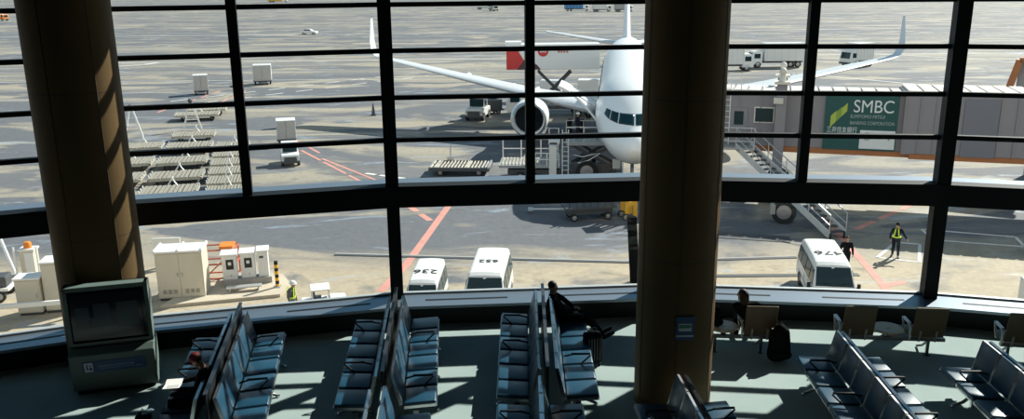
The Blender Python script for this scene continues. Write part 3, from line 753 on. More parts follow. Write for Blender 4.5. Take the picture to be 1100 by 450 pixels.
# the figures on the apron
WK = dict(STAND, look=(-.5, 1, -.1), elbow=((-.36, .12, 1.17), (.28, -.04, 1.14)), wrist=((-.50, .30, 1.06), (.27, .08, .92)), hand=((-.5, .8, -.3), (0, .2, -1)), knee=((-.13, .08, .50), (.10, .0, .50)), ankle=((-.15, .05, .09), (.13, -.10, .09)), toe=((-.2, .27, .04), (.17, .1, .04)))
person('worker in dark clothes and a yellow-green reflective vest standing on the apron', (18.78, 40.17, GZ), radians(150), WK, 'navy_cloth', 'navy_cloth', cap='black_cloth', vest=True)
person('worker in a white helmet beside the small white tug by the chargers', (-8.95, 32.7, GZ), radians(-100), dict(STAND, head=(0, .10, 1.58), neck=(0, .05, 1.44)), 'grey_cloth', 'grey_cloth', helmet='white_paint', vest=True)
person('dark-clothed person standing just behind the van numbered 476', (15.5, 38.0, GZ), radians(170), STAND, 'black_cloth', 'black_cloth', vox=.012)

# ------------------------------------------------------------------ generic apron vehicles (front along -Y)
def wheels(t, xs, ys, r=.4, w=.25):
    for y in ys:
        for x in xs: wheel_mb(r, w, Matrix.Translation((x, y, r))).build('wheel', [M_['rubber'], M_['hub']], t, smooth=True)
def tow_tractor(label, loc, rz, sc=1., cabm='white_paint'):
    t = thing('tow_tractor', label, 'tow tractor', (*loc, GZ), rz); t.scale = (sc,)*3
    mb = MB(); mb.prism([(-1.5, .35), (-1.5, .95), (-1.42, 1.05), (-.45, 1.12), (-.40, 1.0), (1.45, 1.0), (1.5, .9), (1.5, .35)], 1.5, Matrix.Translation((-.75, 0, 0)) @ Matrix(((0, 0, 1, 0), (1, 0, 0, 0), (0, 1, 0, 0), (0, 0, 0, 1))))
    mb.build('body', M_[cabm], t, bevel=.04)
    mb = MB()
    for x in (-.66, .66):
        for y, ly in ((-.45, -.3), (.75, .7)): mb.tube([(x, y, 1.0), (x*.95, ly, 1.85)], .04, 6)
    mb.build('cab_post', M_[cabm], t)
    mb = MB(); mb.bbox((0, .2, 1.88), (1.42, 1.25, .08), .03); mb.build('cab_roof', M_[cabm], t)
    mb = MB(); mb.box((0, -.385, 1.45), (1.22, .02, .66), Matrix.Rotation(0, 4, 'X')); mb.build('windshield', M_['car_glass'], t)
    mb = MB(); mb.bbox((0, .35, 1.08), (1.2, .45, .14), .04); mb.bbox((0, .6, 1.32), (1.2, .12, .45), .04); mb.build('driver_seat', M_['dark_grey'], t)
    mb = MB(); mb.box((0, -1.52, .70), (1.1, .05, .34)); mb.build('grille', M_['dark_grey'], t)
    mb = MB(); mb.bbox((0, -1.56, .42), (1.55, .12, .2), .03); mb.build('bumper', M_['dark_grey'], t)
    for s in (-1, 1):
        mb = MB(); mb.cone((s*.6, -1.5, .78), (s*.6, -1.56, .78), .10, n=12); mb.build('headlight', mat('lamp', (.55, .57, .58), .15, .3), t)
    wheels(t, (-.68, .68), (-.95, .95), .36, .24)
    mb = MB(); mb.box((0, 1.6, .5), (.2, .25, .12)); mb.build('tow_hitch', M_['dark_grey'], t)
    return t
def container_cart(label, loc, rz, cm='white_paint', w=2.0, l=2.1, h=1.65, name='container_cart'):
    t = thing(name, label, 'cargo cart', (*loc, GZ), rz)
    mb = MB(); mb.box((0, 0, .48), (w, l+.4, .12)); mb.box((0, 0, .36), (w*.5, l, .14)); mb.build('cart_frame', M_['dark_grey'], t)
    wheels(t, (-w/2+.2, w/2-.2), (-l*.36, l*.36), .24, .16)
    mb = MB(); mb.prism([(-w/2, 0), (w/2, 0), (w/2, h), (-w/2, h)], l, Matrix.Translation((0, l/2, .54)) @ Matrix.Rotation(pi/2, 4, 'X')); c = mb.build('container', M_[cm], t, bevel=.03)
    mb = MB()
    for x in (-w/2+.05, 0, w/2-.05): mb.box((x, -l/2-.012, .54+h/2), (.06, .03, h-.06))
    for z in (.60, .54+h-.06): mb.box((0, -l/2-.012, z), (w-.04, .03, .07))
    mb.build('door_frame', M_['pale_metal'], c)
    mb = MB(); mb.box((0, -l/2-.012, .54+h/2), (w-.2, .03, h-.2)); mb.build('door', mat('curtain_grey', (.48, .46, .43), .6, 0, .1, 3), c)
    mb = MB(); mb.tube([(0, l/2, .42), (0, l/2+1.0, .40)], .04, 6); mb.build('drawbar', M_['dark_grey'], t)
    return t
def box_truck(label, loc, rz, L=7.5, W=2.4, H=3.4, body='white_body', cab='white_paint', name='box_truck'):
    t = thing(name, label, 'truck', (*loc, GZ), rz)
    mb = MB(); mb.box((0, L*.12, 1.0+(H-1.0)/2), (W, L*.76, H-1.0)); c = mb.build('cargo_box', M_[body], t, bevel=.05)
    mb = MB()
    for s in (-1, 1):
        for k in range(6): mb.box((s*(W/2+.008), L*(-.22+.136*k), 1.0+(H-1)/2), (.02, .05, H-1.1))
    mb.build('side_rib', M_['pale_metal'], c)
    mb = MB(); mb.box((0, L*.06, .82), (.9, L*.86, .25)); mb.build('chassis', M_['dark_grey'], t)
    yf = -L/2
    mb = MB(); mb.prism([(yf, .55), (yf-.04, 1.25), (yf+.22, 2.35), (yf+.45, 2.5), (yf+1.65, 2.5), (yf+1.65, .55)], W-.2, Matrix.Translation((-(W-.2)/2, 0, 0)) @ Matrix(((0, 0, 1, 0), (1, 0, 0, 0), (0, 1, 0, 0), (0, 0, 0, 1)))); cb = mb.build('cab', M_[cab], t, bevel=.05)
    mb = MB(); mb.loft([[(x, yf+y-.03, z) for x, y, z in ((-.95, .0, 1.32), (.95, .0, 1.32), (.88, .2, 2.25), (-.88, .2, 2.25))], [(x, yf+y+.05, z) for x, y, z in ((-.95, .0, 1.32), (.95, .0, 1.32), (.88, .2, 2.25), (-.88, .2, 2.25))]]); mb.build('windshield', M_['car_glass'], cb)
    for s in (-1, 1):
        mb = MB(); mb.box((s*(W/2-.1), yf+.85, 1.8), (.03, .95, .7)); mb.build('side_window', M_['car_glass'], cb)
    mb = MB(); mb.box((0, yf-.02, .62), (W-.25, .16, .3)); mb.build('bumper', M_['dark_grey'], cb)
    wheels(t, (-W/2+.25, W/2-.25), (yf+1.0, L*.24, L*.38), .48, .3)
    return t
tow_tractor('white tow tractor pulling the covered cart across the apron', (-16.85, 64.3), radians(15), .86)
container_cart('cart with a grey-fronted white container right behind the white tow tractor', (-19.2, 72.6), radians(15), w=1.6, l=1.7, h=1.6)
container_cart('white container cart standing alone between two red lines', (-38.6, 107.5), radians(20), 'white_body', 1.75, 1.8, 1.9)
container_cart('white box container on a low dark trailer beside the dashed white lines', (-33.9, 118.2), radians(14), 'white_body', 2.4, 2.4, 2.1)
tow_tractor('small white tow tractor pulling carts in front of the engine', (-3.3, 85.4), radians(-12), 1.15)
tow_tractor('small white tug by the worker in the white helmet', (-7.85, 33.5), radians(105), .62)
t = container_cart('cart with dark machinery and an orange box, pulled by the tractor near the engine', (-2.4, 88.6), radians(-70), 'dark_grey', 1.7, 2.6, 1.0, 'baggage_cart')
mb = MB(); mb.bbox((.3, -1.0, 1.0), (1.0, 1.2, .9), .1); mb.bbox((0, .6, 1.75), (.9, .8, .4), .1); mb.build('machinery', M_['blue_paint'], t)
mb = MB(); mb.bbox((-1.0, -.6, .95), (.35, 1.7, .5), .08); mb.build('orange_box', M_['orange'], t)
box_truck('white box truck with its cab to the left, far side of the boarding bridge', (41.0, 134.2), radians(-88), 8.2, 2.5, 3.7)
box_truck('white truck half hidden behind the box truck, beside the round column', (33.0, 129.5), radians(92), 6, 2.4, 3.4)
box_truck('white square truck parked beyond the wing with the upturned tip', (53.3, 133.8), radians(-66), 4.6, 2.5, 3.6)
def sedan(label, loc, rz, m='white_body'):
    t = thing('car', label, 'car', (*loc, GZ), rz)
    pr = [(-2.2, .3), (-2.25, .6), (-2.1, .82), (-1.1, .95), (-.45, 1.40), (.8, 1.42), (1.6, .98), (2.2, .92), (2.25, .5), (2.2, .3)]
    hw = lambda z: .85 if z < 1.0 else .85-.5*(z-1.0)
    mb = MB(); R = [[mb.v((hw(z)*fx, y, z)) for y, z in pr] for fx in (-1, -.5, 0, .5, 1)]; n = len(pr)
    for a, c in zip(R, R[1:]):
        for i in range(n): mb.f([a[i], a[(i+1) % n], c[(i+1) % n], c[i]])
    mb.f(R[0][::-1]); mb.f(R[-1]); mb.build('body', M_[m], t, bevel=.04)
    mb = MB(); mb.prism([(-.95, 1.0), (-.42, 1.34), (.76, 1.36), (1.4, 1.0)], 1.64, Matrix.Translation((-.82, 0, 0)) @ Matrix(((0, 0, 1, 0), (1, 0, 0, 0), (0, 1, 0, 0), (0, 0, 0, 1)))); mb.build('side_window', M_['car_glass'], t)
    wheels(t, (-.76, .76), (-1.4, 1.35), .31, .2)
sedan('pale car driving alone far out on the taxiway', (-53.7, 234), radians(80), 'white_body')
# traffic cone
t = thing('traffic_cone', 'small dark cone standing alone on the apron near the wing tip', 'cone', (-14.2, 88.3, GZ))
mb = MB(); mb.bbox((0, 0, .03), (.55, .55, .06), .02); mb.build('base', M_['black_metal'], t)
mb = MB(); mb.lathe([(.22, .05), (.05, 1.25), (.02, 1.28)], n=14); mb.build('cone', M_['dark_grey'], t)
# far line of parked vehicles at the top of the view
for lab, p, rz, L, H, bd, nm in (('blue-grey bus parked far away near the tail fin, leftmost of the far line', (30, 396), 80, 11, 3.6, 'blue_paint', 'bus'), ('white truck parked far away, second of the line near the tail fin', (40, 384), 95, 8, 4, 'white_body', 'box_truck'),
        ('grey truck parked far away, next to the tail fin', (49, 380), 75, 8, 4, 'grey_paint', 'box_truck'), ('small white truck far away above the left wing', (-12.6, 430), 90, 7, 3.4, 'white_body', 'box_truck'),
        ('small grey truck far away above the left wing, right of the white one', (-7.4, 404), 20, 6, 3.6, 'grey_paint', 'box_truck'), ('white truck with orange cab far away at the left edge', (-203, 349), 70, 9, 4.4, 'white_body', 'box_truck'),
        ('yellow truck far away at the top of the view', (-168, 640), 90, 14, 6, 'yellow', 'box_truck')):
    box_truck(lab, p, radians(rz), L, 2.6, H, bd, 'orange' if 'orange' in lab else 'white_paint', nm)
# ================================================================== AIRCRAFT (local Y = nose to tail, X = right in the view, Z up from the apron)
AC = thing('airliner', 'white twin-engine airliner parked nose towards the terminal, tips of both wings turned up', 'airplane', (7.25, 49.6, GZ), -radians(6.8))
FUS = [(0, .04, 3.62, 3.54), (.15, .38, 3.95, 3.20), (.45, .70, 4.27, 2.92), (.9, 1.02, 4.58, 2.68), (1.5, 1.36, 4.95, 2.48), (2.2, 1.68, 5.52, 2.33), (3.0, 1.95, 6.12, 2.22), (4.0, 2.19, 6.70, 2.14), (5.4, 2.40, 7.15, 2.06), (7.2, 2.50, 7.40, 2.02), (9.5, 2.515, 7.45, 2.0), (22, 2.515, 7.45, 2.0), (35, 2.515, 7.45, 2.0), (40, 2.36, 7.45, 2.45), (45, 1.85, 7.40, 3.6), (50, 1.0, 7.2, 5.0), (53.5, .45, 6.95, 5.9), (54.9, .12, 6.7, 6.35)]
def fus(y):
    for a, c in zip(FUS, FUS[1:]):
        if a[0] <= y <= c[0]:
            k = (y-a[0])/(c[0]-a[0]); return [p+(q-p)*k for p, q in zip(a, c)]
    return list(FUS[-1])
def fpt(y, th): _, hwid, zt, zb = fus(y); return Vector((hwid*sin(th), y, (zt+zb)/2+(zt-zb)/2*cos(th)))
def on_nose(x, z, lift=.02):
    """first station whose section contains (x, z), seen from the front"""
    y = 0.
    while y < 30:
        _, hwid, zt, zb = fus(y); zc, hz = (zt+zb)/2, (zt-zb)/2
        if (x/hwid)**2+((z-zc)/hz)**2 <= 1: break
        y += .01
    return Vector((x*(1+lift/3), y-lift, z))
ys = [f[0] for f in FUS]; ys = sorted(set(ys+[12, 16, 28, 31, 37.5, 42.5, 47.5]))
mb = MB(); mb.loft([[fpt(y, 2*pi*k/40) for k in range(40)] for y in ys]); fu = mb.build('fuselage', M_['aircraft_white'], AC, smooth=True)
def nose_patch(name, quad, m, n=6, parent=fu):
    """quad: four (x, z) corners in the front view"""
    mb = MB(); g = []
    for i in range(n+1):
        u = i/n; row = []
        for j in range(n+1):
            v = j/n
            p = [(quad[0][k]*(1-u)+quad[1][k]*u)*(1-v)+(quad[3][k]*(1-u)+quad[2][k]*u)*v for k in (0, 1)]
            row.append(mb.v(on_nose(*p)))
        g.append(row)
    for i in range(n):
        for j in range(n): mb.f([g[i][j], g[i+1][j], g[i+1][j+1], g[i][j+1]])
    o = mb.build(name, M_[m], parent, smooth=True)
    sm = o.modifiers.new('thick', 'SOLIDIFY'); sm.thickness = .02; sm.offset = 0
    return o
for s in (-1, 1):
    nose_patch('cockpit_window', [(s*.05, 4.86), (s*.98, 4.90), (s*.90, 5.46), (s*.05, 5.44)], 'car_glass')
    nose_patch('cockpit_window', [(s*1.04, 4.90), (s*1.50, 5.02), (s*1.40, 5.52), (s*.96, 5.46)], 'car_glass')
    nose_patch('cockpit_window', [(s*1.55, 5.03), (s*1.86, 5.24), (s*1.72, 5.58), (s*1.45, 5.53)], 'car_glass')
for s in (-1, 1):
    mb = MB()
    for k in range(58):
        y = 7.6+k*.56
        if 33 < y < 34: continue
        th = s*1.27; p = fpt(y, th); q = fpt(y, s*(1.27-.13)); nn = Vector((s*sin(1.2), 0, cos(1.2)))*.012
        d = Vector((0, .12, 0)); mb.loft([[p-d-nn, p+d-nn, q+d-nn, q-d-nn], [p-d+nn, p+d+nn, q+d+nn, q-d+nn]])
    mb.build('passenger_windows', M_['car_glass'], fu)
    for y0 in (6.0, 43.3):
        mb = MB(); 
        for yy in (y0, y0+1.05): mb.tube([fpt(yy, s*a)*1. for a in (1.0, 1.2, 1.4, 1.62, 1.8)], .018, 6)
        mb.build('door_outline', M_['aircraft_grey'], fu)
def airfoil(le, chord, thick, inc=0.):
    """section in the YZ plane at the point le (leading edge)"""
    pts = []
    for k in range(16):
        a = 2*pi*k/16; x = .5-.5*cos(a); yt = 5*thick*(.2969*sqrt(max(x, 0))-.126*x-.3516*x*x+.2843*x**3-.1015*x**4)*2
        pts.append(Vector(le)+Vector((0, x*chord, (yt if a < pi else -yt)*.5*chord-inc*x*chord)))
    return pts
for s in (-1, 1):
    mb = MB(); mb.loft([airfoil((s*x, y, z), c, tk, .02) for x, y, z, c, tk in ((1.6, 18.5, 2.9, 11.2, .12), (2.6, 19.2, 3.05, 10.2, .12), (8.2, 23.0, 3.75, 6.6, .11), (16, 28.0, 4.85, 4.6, .10), (23.6, 32.7, 6.0, 2.7, .09), (24.3, 33.2, 6.12, 2.5, .09))])
    wg = mb.build('wing', M_['wing_grey'], AC, smooth=True)
    mb = MB(); rings = []
    for x, y, z, c, a in ((24.2, 33.15, 6.12, 2.5, 0), (24.9, 33.7, 6.25, 2.3, .35), (25.35, 34.3, 6.75, 2.05, .95), (25.6, 35.0, 7.6, 1.7, 1.35), (25.85, 36.5, 9.75, .75, 1.47)):
        sec = airfoil((0, 0, 0), c, .085); rings.append([Vector((s*(x-p.z*sin(a)), y+p.y, z+p.z*cos(a))) for p in sec])
    mb.loft(rings); mb.build('winglet', M_['wing_grey'], wg, smooth=True)
    mb = MB()
    for x, y, z in ((5.2, 27, 3.0), (10.5, 28.6, 3.75), (15.2, 31.3, 4.45)):
        mb.loft([[Vector((s*x+r*cos(a), y+dy, z+r*1.4*sin(a))) for a in [2*pi*k/8 for k in range(8)]] for dy, r in ((-1.6, .06), (-.6, .26), (1.2, .26), (2.4, .05))])
    mb.build('flap_fairing', M_['wing_grey'], wg, smooth=True)
    # engine
    cx, cy, cz = s*7.95, 17.0, 2.65; X = Matrix.Translation((cx, cy, cz)) @ Matrix.Rotation(-pi/2, 4, 'X')
    mb = MB(); mb.lathe([(1.17, 1.2), (1.16, .35), (1.22, .12), (1.30, 0.03), (1.38, .10), (1.50, .6), (1.52, 1.6), (1.42, 3.0), (1.14, 4.4), (1.05, 4.4), (1.05, 3.6)], X, 36, False); en = mb.build('engine', M_['aircraft_white'], AC, smooth=True)
    mb = MB(); mb.lathe([(1.175, .34), (1.235, .11), (1.305, .015), (1.395, .09), (1.42, .24), (1.40, .24), (1.18, .36)], X, 36, False); mb.build('inlet_lip', M_['engine_lip'], en, smooth=True)
    mb = MB(); mb.lathe([(.30, .95), (1.18, .95), (1.18, 1.0), (.3, 1.0)], X, 36)
    for k in range(28):
        a = 2*pi*k/28; mb.box((0, 0, 0), (.035, .20, .84), X @ Matrix.Rotation(a, 4, 'Z') @ Matrix.Translation((.74, 0, .88)) @ Matrix.Rotation(pi/2, 4, 'Y') @ Matrix.Rotation(.7, 4, 'Z'))
    mb.build('fan', M_['fan_dark'], en)
    mb = MB(); mb.lathe([(0, .35), (.10, .42), (.24, .68), (.31, .95), (0, .95)], X, 20); mb.build('spinner', M_['dark_grey'], en, smooth=True)
    mb = MB(); mb.lathe([(.95, 3.2), (.85, 4.6), (.55, 5.6), (.0, 6.3)], X, 24); mb.build('exhaust_cone', M_['dark_grey'], en, smooth=True)
    mb = MB(); mb.loft([[(cx-.16, cy+1.0, cz+1.45), (cx+.16, cy+1.0, cz+1.45), (cx+.16, cy+5.5, cz+1.0), (cx-.16, cy+5.5, cz+1.0)], [(cx-.12, cy+4.0, cz+1.75), (cx+.12, cy+4.0, cz+1.75), (cx+.12, cy+9.5, cz+1.5), (cx-.12, cy+9.5, cz+1.5)]]); mb.build('pylon', M_['aircraft_white'], AC)
    # tailplane
    mb = MB(); mb.loft([airfoil((s*x, y, z), c, .10) for x, y, z, c in ((.5, 47.0, 6.35, 5.2), (1.4, 47.6, 6.45, 4.7), (9.3, 53.0, 7.45, 1.9))]); mb.build('tailplane', M_['wing_grey'], AC, smooth=True)
    # main gear
    mb = MB(); mb.cone((s*4.65, 26.5, 3.3), (s*4.65, 26.9, .7), .22, .18, 12); mb.tube([(s*4.65, 26.5, 1.8), (s*3.2, 26.5, 3.0)], .1); mb.box((s*4.65, 26.9, .58), (.3, 1.7, .24)); g = mb.build('main_gear', M_['steel'], AC)
    for dx in (-.57, .57):
        for dy in (-.71, .71): wheel_mb(.57, .42, Matrix.Translation((s*4.65+dx, 26.9+dy, .57))).build('wheel', [M_['rubber'], M_['hub']], g, smooth=True)
mb = MB(); rings = []
for z, y, c in ((7.1, 42.2, 8.6), (8.2, 43.6, 7.6), (12.0, 47.8, 5.1), (16.0, 51.6, 2.9)):
    sec = airfoil((0, 0, 0), c, .10); rings.append([Vector((p.z, y+p.y, z)) for p in sec])
mb.loft(rings); mb.build('tail_fin', M_['aircraft_white'], AC, smooth=True)
mb = MB(); mb.tube([(0, 43.0, 7.4), (0, 43.5, 8.0)], .05); mb.build('antenna', M_['dark_grey'], AC)
mb = MB(); mb.cone((0, 5.9, 2.6), (0, 5.8, .45), .13, .11, 12); mb.tube([(0, 5.85, 1.4), (0, 4.6, 2.4)], .07); mb.box((0, 5.8, .47), (.9, .16, .16)); g = mb.build('nose_gear', M_['steel'], AC)
for dx in (-.32, .32): wheel_mb(.47, .3, Matrix.Translation((dx, 5.8, .47))).build('wheel', [M_['rubber'], M_['hub']], g, smooth=True)
for s in (-1, 1):
    mb = MB(); mb.box((s*.62, 5.0, 1.75), (.05, 1.9, .9)); mb.build('gear_door', M_['aircraft_white'], AC)
# forward cargo door, swung up and out on the picture-left side
mb = MB(); rings = []
for a in [k/8 for k in range(9)]:
    th = .25+a*1.05; c = Vector((-2.35-2.55*sin(th*1.05)*.95, 0, 4.35+1.9*sin(a*1.9)*.95))
    p = Vector((-2.40-2.65*a, 0, 4.0+3.7*a-1.35*a*a)); rings.append((p, a))
R = []
for p, a in rings:
    nrm = Vector((.55-.1*a, 0, .85)).normalized()*.07
    R.append([p-nrm+Vector((0, 8.3, 0)), p-nrm+Vector((0, 11.7, 0)), p+nrm+Vector((0, 11.7, 0)), p+nrm+Vector((0, 8.3, 0))])
mb.loft(R); mb.build('cargo_door', M_['aircraft_white'], AC, smooth=True)
mb = MB(); R = []
for k in range(9):
    th = -(1.45+.80*k/8); R.append([fpt(8.3, th), fpt(11.7, th), fpt(11.7, th)*1.0+Vector((-.02, 0, 0)), fpt(8.3, th)+Vector((-.02, 0, 0))])
mb.loft(R); mb.build('cargo_opening', M_['black_metal'], AC)
for y in (8.6, 11.4):
    mb = MB(); mb.tube([fpt(y, -1.5), (-4.2, y, 6.0)], .05, 6); mb.build('door_strut', M_['steel'], AC)

# ================================================================== cargo loader at the open door, roller decks in line with it
LD = thing('cargo_loader', 'big white cargo loader raised to the open hold door beside the nose', 'cargo loader', (3.9, 58.6, GZ), radians(-4))
mb = MB(); mb.box((-.4, 0, .62), (7.4, 2.5, .34)); mb.box((1.6, -1.1, .95), (2.6, .5, .6)); mb.build('chassis', M_['dark_grey'], LD, bevel=.03)
for x in (-3.2, -2.4, 1.3):
    for y in (-1.42, 1.42): wheel_mb(.74 if x > 0 else .34, .36, Matrix.Translation((x, y, .74 if x > 0 else .34)) @ Matrix.Rotation(pi/2, 4, 'Z')).build('wheel', [M_['rubber'], M_['hub']], LD, smooth=True)
mb = MB(); mb.box((1.7, .0, 2.62), (3.6, 2.9, .22)); br = mb.build('bridge_platform', M_['grey_paint'], LD, bevel=.02)
mb = MB()
for k in range(10): mb.cone((.1+.36*k, -1.25, 2.76), (.1+.36*k, 1.25, 2.76), .06, n=8)
mb.build('roller', M_['steel'], br)
def railing(pts, h, name, parent, m='pale_metal', r=.03, mid=(.5,)):
    mb = MB()
    for p in pts: mb.cone(p, Vector(p)+Vector((0, 0, h)), r, n=6)
    for q in (1.,)+mid:
        for a, c in zip(pts, pts[1:]): mb.cone(Vector(a)+Vector((0, 0, h*q)), Vector(c)+Vector((0, 0, h*q)), r, n=6)
    return mb.build(name, M_[m], parent)
railing([(-.1, -1.42, 2.72), (1.1, -1.42, 2.72), (2.3, -1.42, 2.72), (3.4, -1.42, 2.72)], 1.05, 'guard_rail', LD)
railing([(-.1, 1.42, 2.72), (1.1, 1.42, 2.72), (2.3, 1.42, 2.72), (3.4, 1.42, 2.72)], 1.05, 'guard_rail', LD)
for y in (-1.0, 1.0):
    mb = MB(); mb.box((0, 0, 0), (3.3, .14, .2), Matrix.Translation((1.7, y, 1.7)) @ Matrix.Rotation(.5, 4, 'Y')); mb.box((0, 0, 0), (3.3, .14, .2), Matrix.Translation((1.7, y*.85, 1.7)) @ Matrix.Rotation(-.5, 4, 'Y')); mb.build('scissor_arm', M_['dark_grey'], LD)
mb = MB(); mb.box((-2.6, 0, 1.02), (4.2, 2.7, .2)); mp = mb.build('main_platform', M_['grey_paint'], LD, bevel=.02)
mb = MB()
for k in range(17): mb.cone((-4.5+.24*k, -1.15, 1.15), (-4.5+.24*k, 1.15, 1.15), .05, n=8)
mb.build('roller', M_['dolly_deck'], mp)
railing([(-4.6, 1.32, 1.1), (-3.3, 1.32, 1.1), (-1.9, 1.32, 1.1), (-.7, 1.32, 1.1)], 1.35, 'guard_rail', LD, 'white_paint', .04)
railing([(-2.2, -1.32, 1.1), (-1.4, -1.32, 1.1), (-.6, -1.32, 1.1)], .85, 'guard_rail', LD, 'white_paint', .04)
mb = MB()
for x in (-.35, .05): mb.cone((x, -1.45, .3), (x, -1.45, 3.6), .04, n=6)
for k in range(10): mb.cone((-.35, -1.45, .5+.32*k), (.05, -1.45, .5+.32*k), .025, n=6)
mb.build('ladder', M_['white_paint'], LD)
mb = MB(); mb.box((-1.0, -1.25, 1.5), (.5, .5, 2.0)); mb.box((-.9, -1.2, 2.8), (.75, .7, .12)); mb.tube([(-1.25, -1.5, 2.6), (-1.25, -1.5, 3.7), (-.6, -1.5, 3.7), (-.6, -1.5, 2.6)], .04, 6); mb.build('operator_post', M_['white_paint'], LD)
mb = MB(); mb.box((3.3, -1.3, 1.25), (.5, .4, .6)); mb.build('control_box', M_['white_paint'], LD)
mb = MB(); mb.tube([(.4, -1.5, 1.9), (1.0, -1.5, 1.75), (1.6, -1.5, 1.9), (2.2, -1.5, 2.0), (1.4, -1.5, 1.5), (.7, -1.5, 1.35), (1.9, -1.5, 1.15)], .04, 6); mb.build('hose', M_['pale_metal'], LD)
person('loader operator in dark clothes standing on the raised platform by the hold door', (4.55, 58.3, GZ+2.82), radians(-70), STAND, 'navy_cloth', 'navy_cloth', helmet='white_paint', vox=.012)
def pallet_dolly(label, loc, rz, L, W, group=None):
    t = thing('pallet_dolly', label, 'roller cart', (*loc, GZ), rz, group)
    mb = MB(); mb.box((0, 0, .50), (L, W, .16)); 
    for s in (-1, 1): mb.box((0, s*(W/2-.05), .62), (L, .1, .12))
    fr = mb.build('frame', M_['dark_grey'], t, bevel=.02)
    mb = MB(); n = int(L/.24)
    for k in range(n):
        for y0, y1 in ((-W/2+.15, -.06), (.06, W/2-.15)): mb.cone((-L/2+.15+.24*k, y0, .64), (-L/2+.15+.24*k, y1, .64), .055, n=8)
    mb.build('roller_bed', M_['dolly_metal'], t)
    mb = MB()
    for k in range(4): mb.box((-L/2+.5+(L-1)*k/3, 0, .67), (.07, W-.3, .08))
    mb.build('deck_strip', M_['dolly_light'], t)
    for x in (-L/2+.1, L/2-.1):
        mb = MB(); mb.box((x, 0, .66), (.1, W, .16)); mb.build('end_stop', M_['pale_metal'], t)
    for x in (-L*.32, L*.32):
        for y in (-W*.36, W*.36): wheel_mb(.26, .18, Matrix.Translation((x, y, .26)) @ Matrix.Rotation(pi/2, 4, 'Z')).build('wheel', [M_['rubber'], M_['hub']], t, smooth=True)
    mb = MB(); mb.tube([(-L/2+1.2, W/2, .6), (-L/2+1.2, W/2, 1.9)], .05, 6); mb.box((-L/2+1.2, W/2, .8), (.5, .12, .3)); mb.build('brake_lever', M_['pale_metal'], t)
pallet_dolly('long roller-topped dolly waiting at the left end of the cargo loader', (-3.6, 60.2), radians(-5), 4.3, 2.6)

# ------------------------------------------------------------------ catering truck with raised body
t = thing('catering_truck', 'white high-lift truck with a red end panel, raised to the rear of the airliner', 'truck', (4.2, 86.6, GZ), 0)
mb = MB(); mb.box((0, 0, 6.0), (9.2, 2.5, 2.4)); bx = mb.build('cargo_body', M_['white_body'], t, bevel=.05)
mb = MB(); mb.box((.1, 0, 7.22), (9.0, 2.3, .08)); mb.box((-3.9, 0, 7.35), (1.6, 2.2, .3)); mb.build('roof_unit', M_['white_paint'], bx)
mb = MB(); FX = Matrix.Translation((0, -1.262, 0)) @ Matrix.Rotation(pi/2, 4, 'X')
mb.prism([(-4.6, 4.85), (-4.6, 7.1), (-3.7, 7.1), (-2.9, 5.75), (-2.7, 5.1), (-2.7, 4.85)], .02, FX); mb.build('red_panel', M_['red'], bx)
mb = MB(); mb.prism([(-3.6, 4.83), (-2.75, 5.9), (-1.6, 5.3), (-1.2, 4.83)], .028, FX); mb.build('dark_panel', mat('maroon', (.09, .03, .04), .5), bx)
mb = MB(); mb.lathe([(.0, 0), (.52, 0), (.52, .03), (0, .03)], Matrix.Translation((-1.0, -1.255, 6.6)) @ Matrix.Rotation(pi/2, 4, 'X'), 24); ro = mb.build('round_emblem', M_['red'], bx)
mb = MB(); 
for k in range(3): mb.box((-1.22+.22*k, -1.292, 6.6), (.14, .02, .22))
mb.build('emblem_lettering', M_['sign_white'], ro)
mb = MB()
for k in range(4): mb.box((.55+.27*k, -1.262, 6.55), (.19, .02, .20))
mb.build('lettering', mat('faded_red', (.45, .16, .14), .5), bx)
for y in (-.8, .8):
    for sg in (-1, 1):
        mb = MB(); mb.box((0, 0, 0), (4.6, .16, .22), Matrix.Translation((.2, y*(1 if sg > 0 else .8), 2.95)) @ Matrix.Rotation(sg*.78, 4, 'Y')); mb.build('scissor_arm', M_['dark_grey'], t)
mb = MB(); mb.box((.5, 0, 1.0), (8.0, 1.2, .35)); mb.build('chassis', M_['dark_grey'], t)
mb = MB(); mb.prism([(-4.6, .6), (-4.7, 1.4), (-4.4, 2.5), (-3.1, 2.5), (-3.1, .6)], 2.2, Matrix.Translation((0, 1.1, 0)) @ Matrix.Rotation(pi/2, 4, 'X')); cb = mb.build('cab', M_['white_paint'], t, bevel=.05)
mb = MB(); mb.box((-3.8, -1.11, 1.95), (.95, .03, .7)); mb.build('side_window', M_['car_glass'], cb)
for x in (-3.6, 2.4, 3.6):
    for y in (-1.0, 1.0): wheel_mb(.48, .3, Matrix.Translation((x, y, .48)) @ Matrix.Rotation(pi/2, 4, 'Z')).build('wheel', [M_['rubber'], M_['hub']], t, smooth=True)
mb = MB(); mb.box((5.0, 0, 4.95), (1.4, 2.0, .12)); mb.build('front_platform', M_['pale_metal'], t)
container_cart('white cart parked in a row under the raised catering body, left one', (4.6, 99), radians(80), 'white_body', 2, 2.4, 1.7)
container_cart('white cart parked in a row under the raised catering body, right one', (9.0, 99.6), radians(80), 'white_body', 2, 2.4, 1.7)
container_cart('grey cargo cart close to the fuselage behind the wing', (8.2, 90), radians(80), 'dolly_light', 1.8, 2.6, 1.4)
person('ground worker in dark clothes beside the fuselage behind the wing', (7.6, 84.0, GZ), radians(160), STAND, 'black_cloth', 'black_cloth', vox=.013)

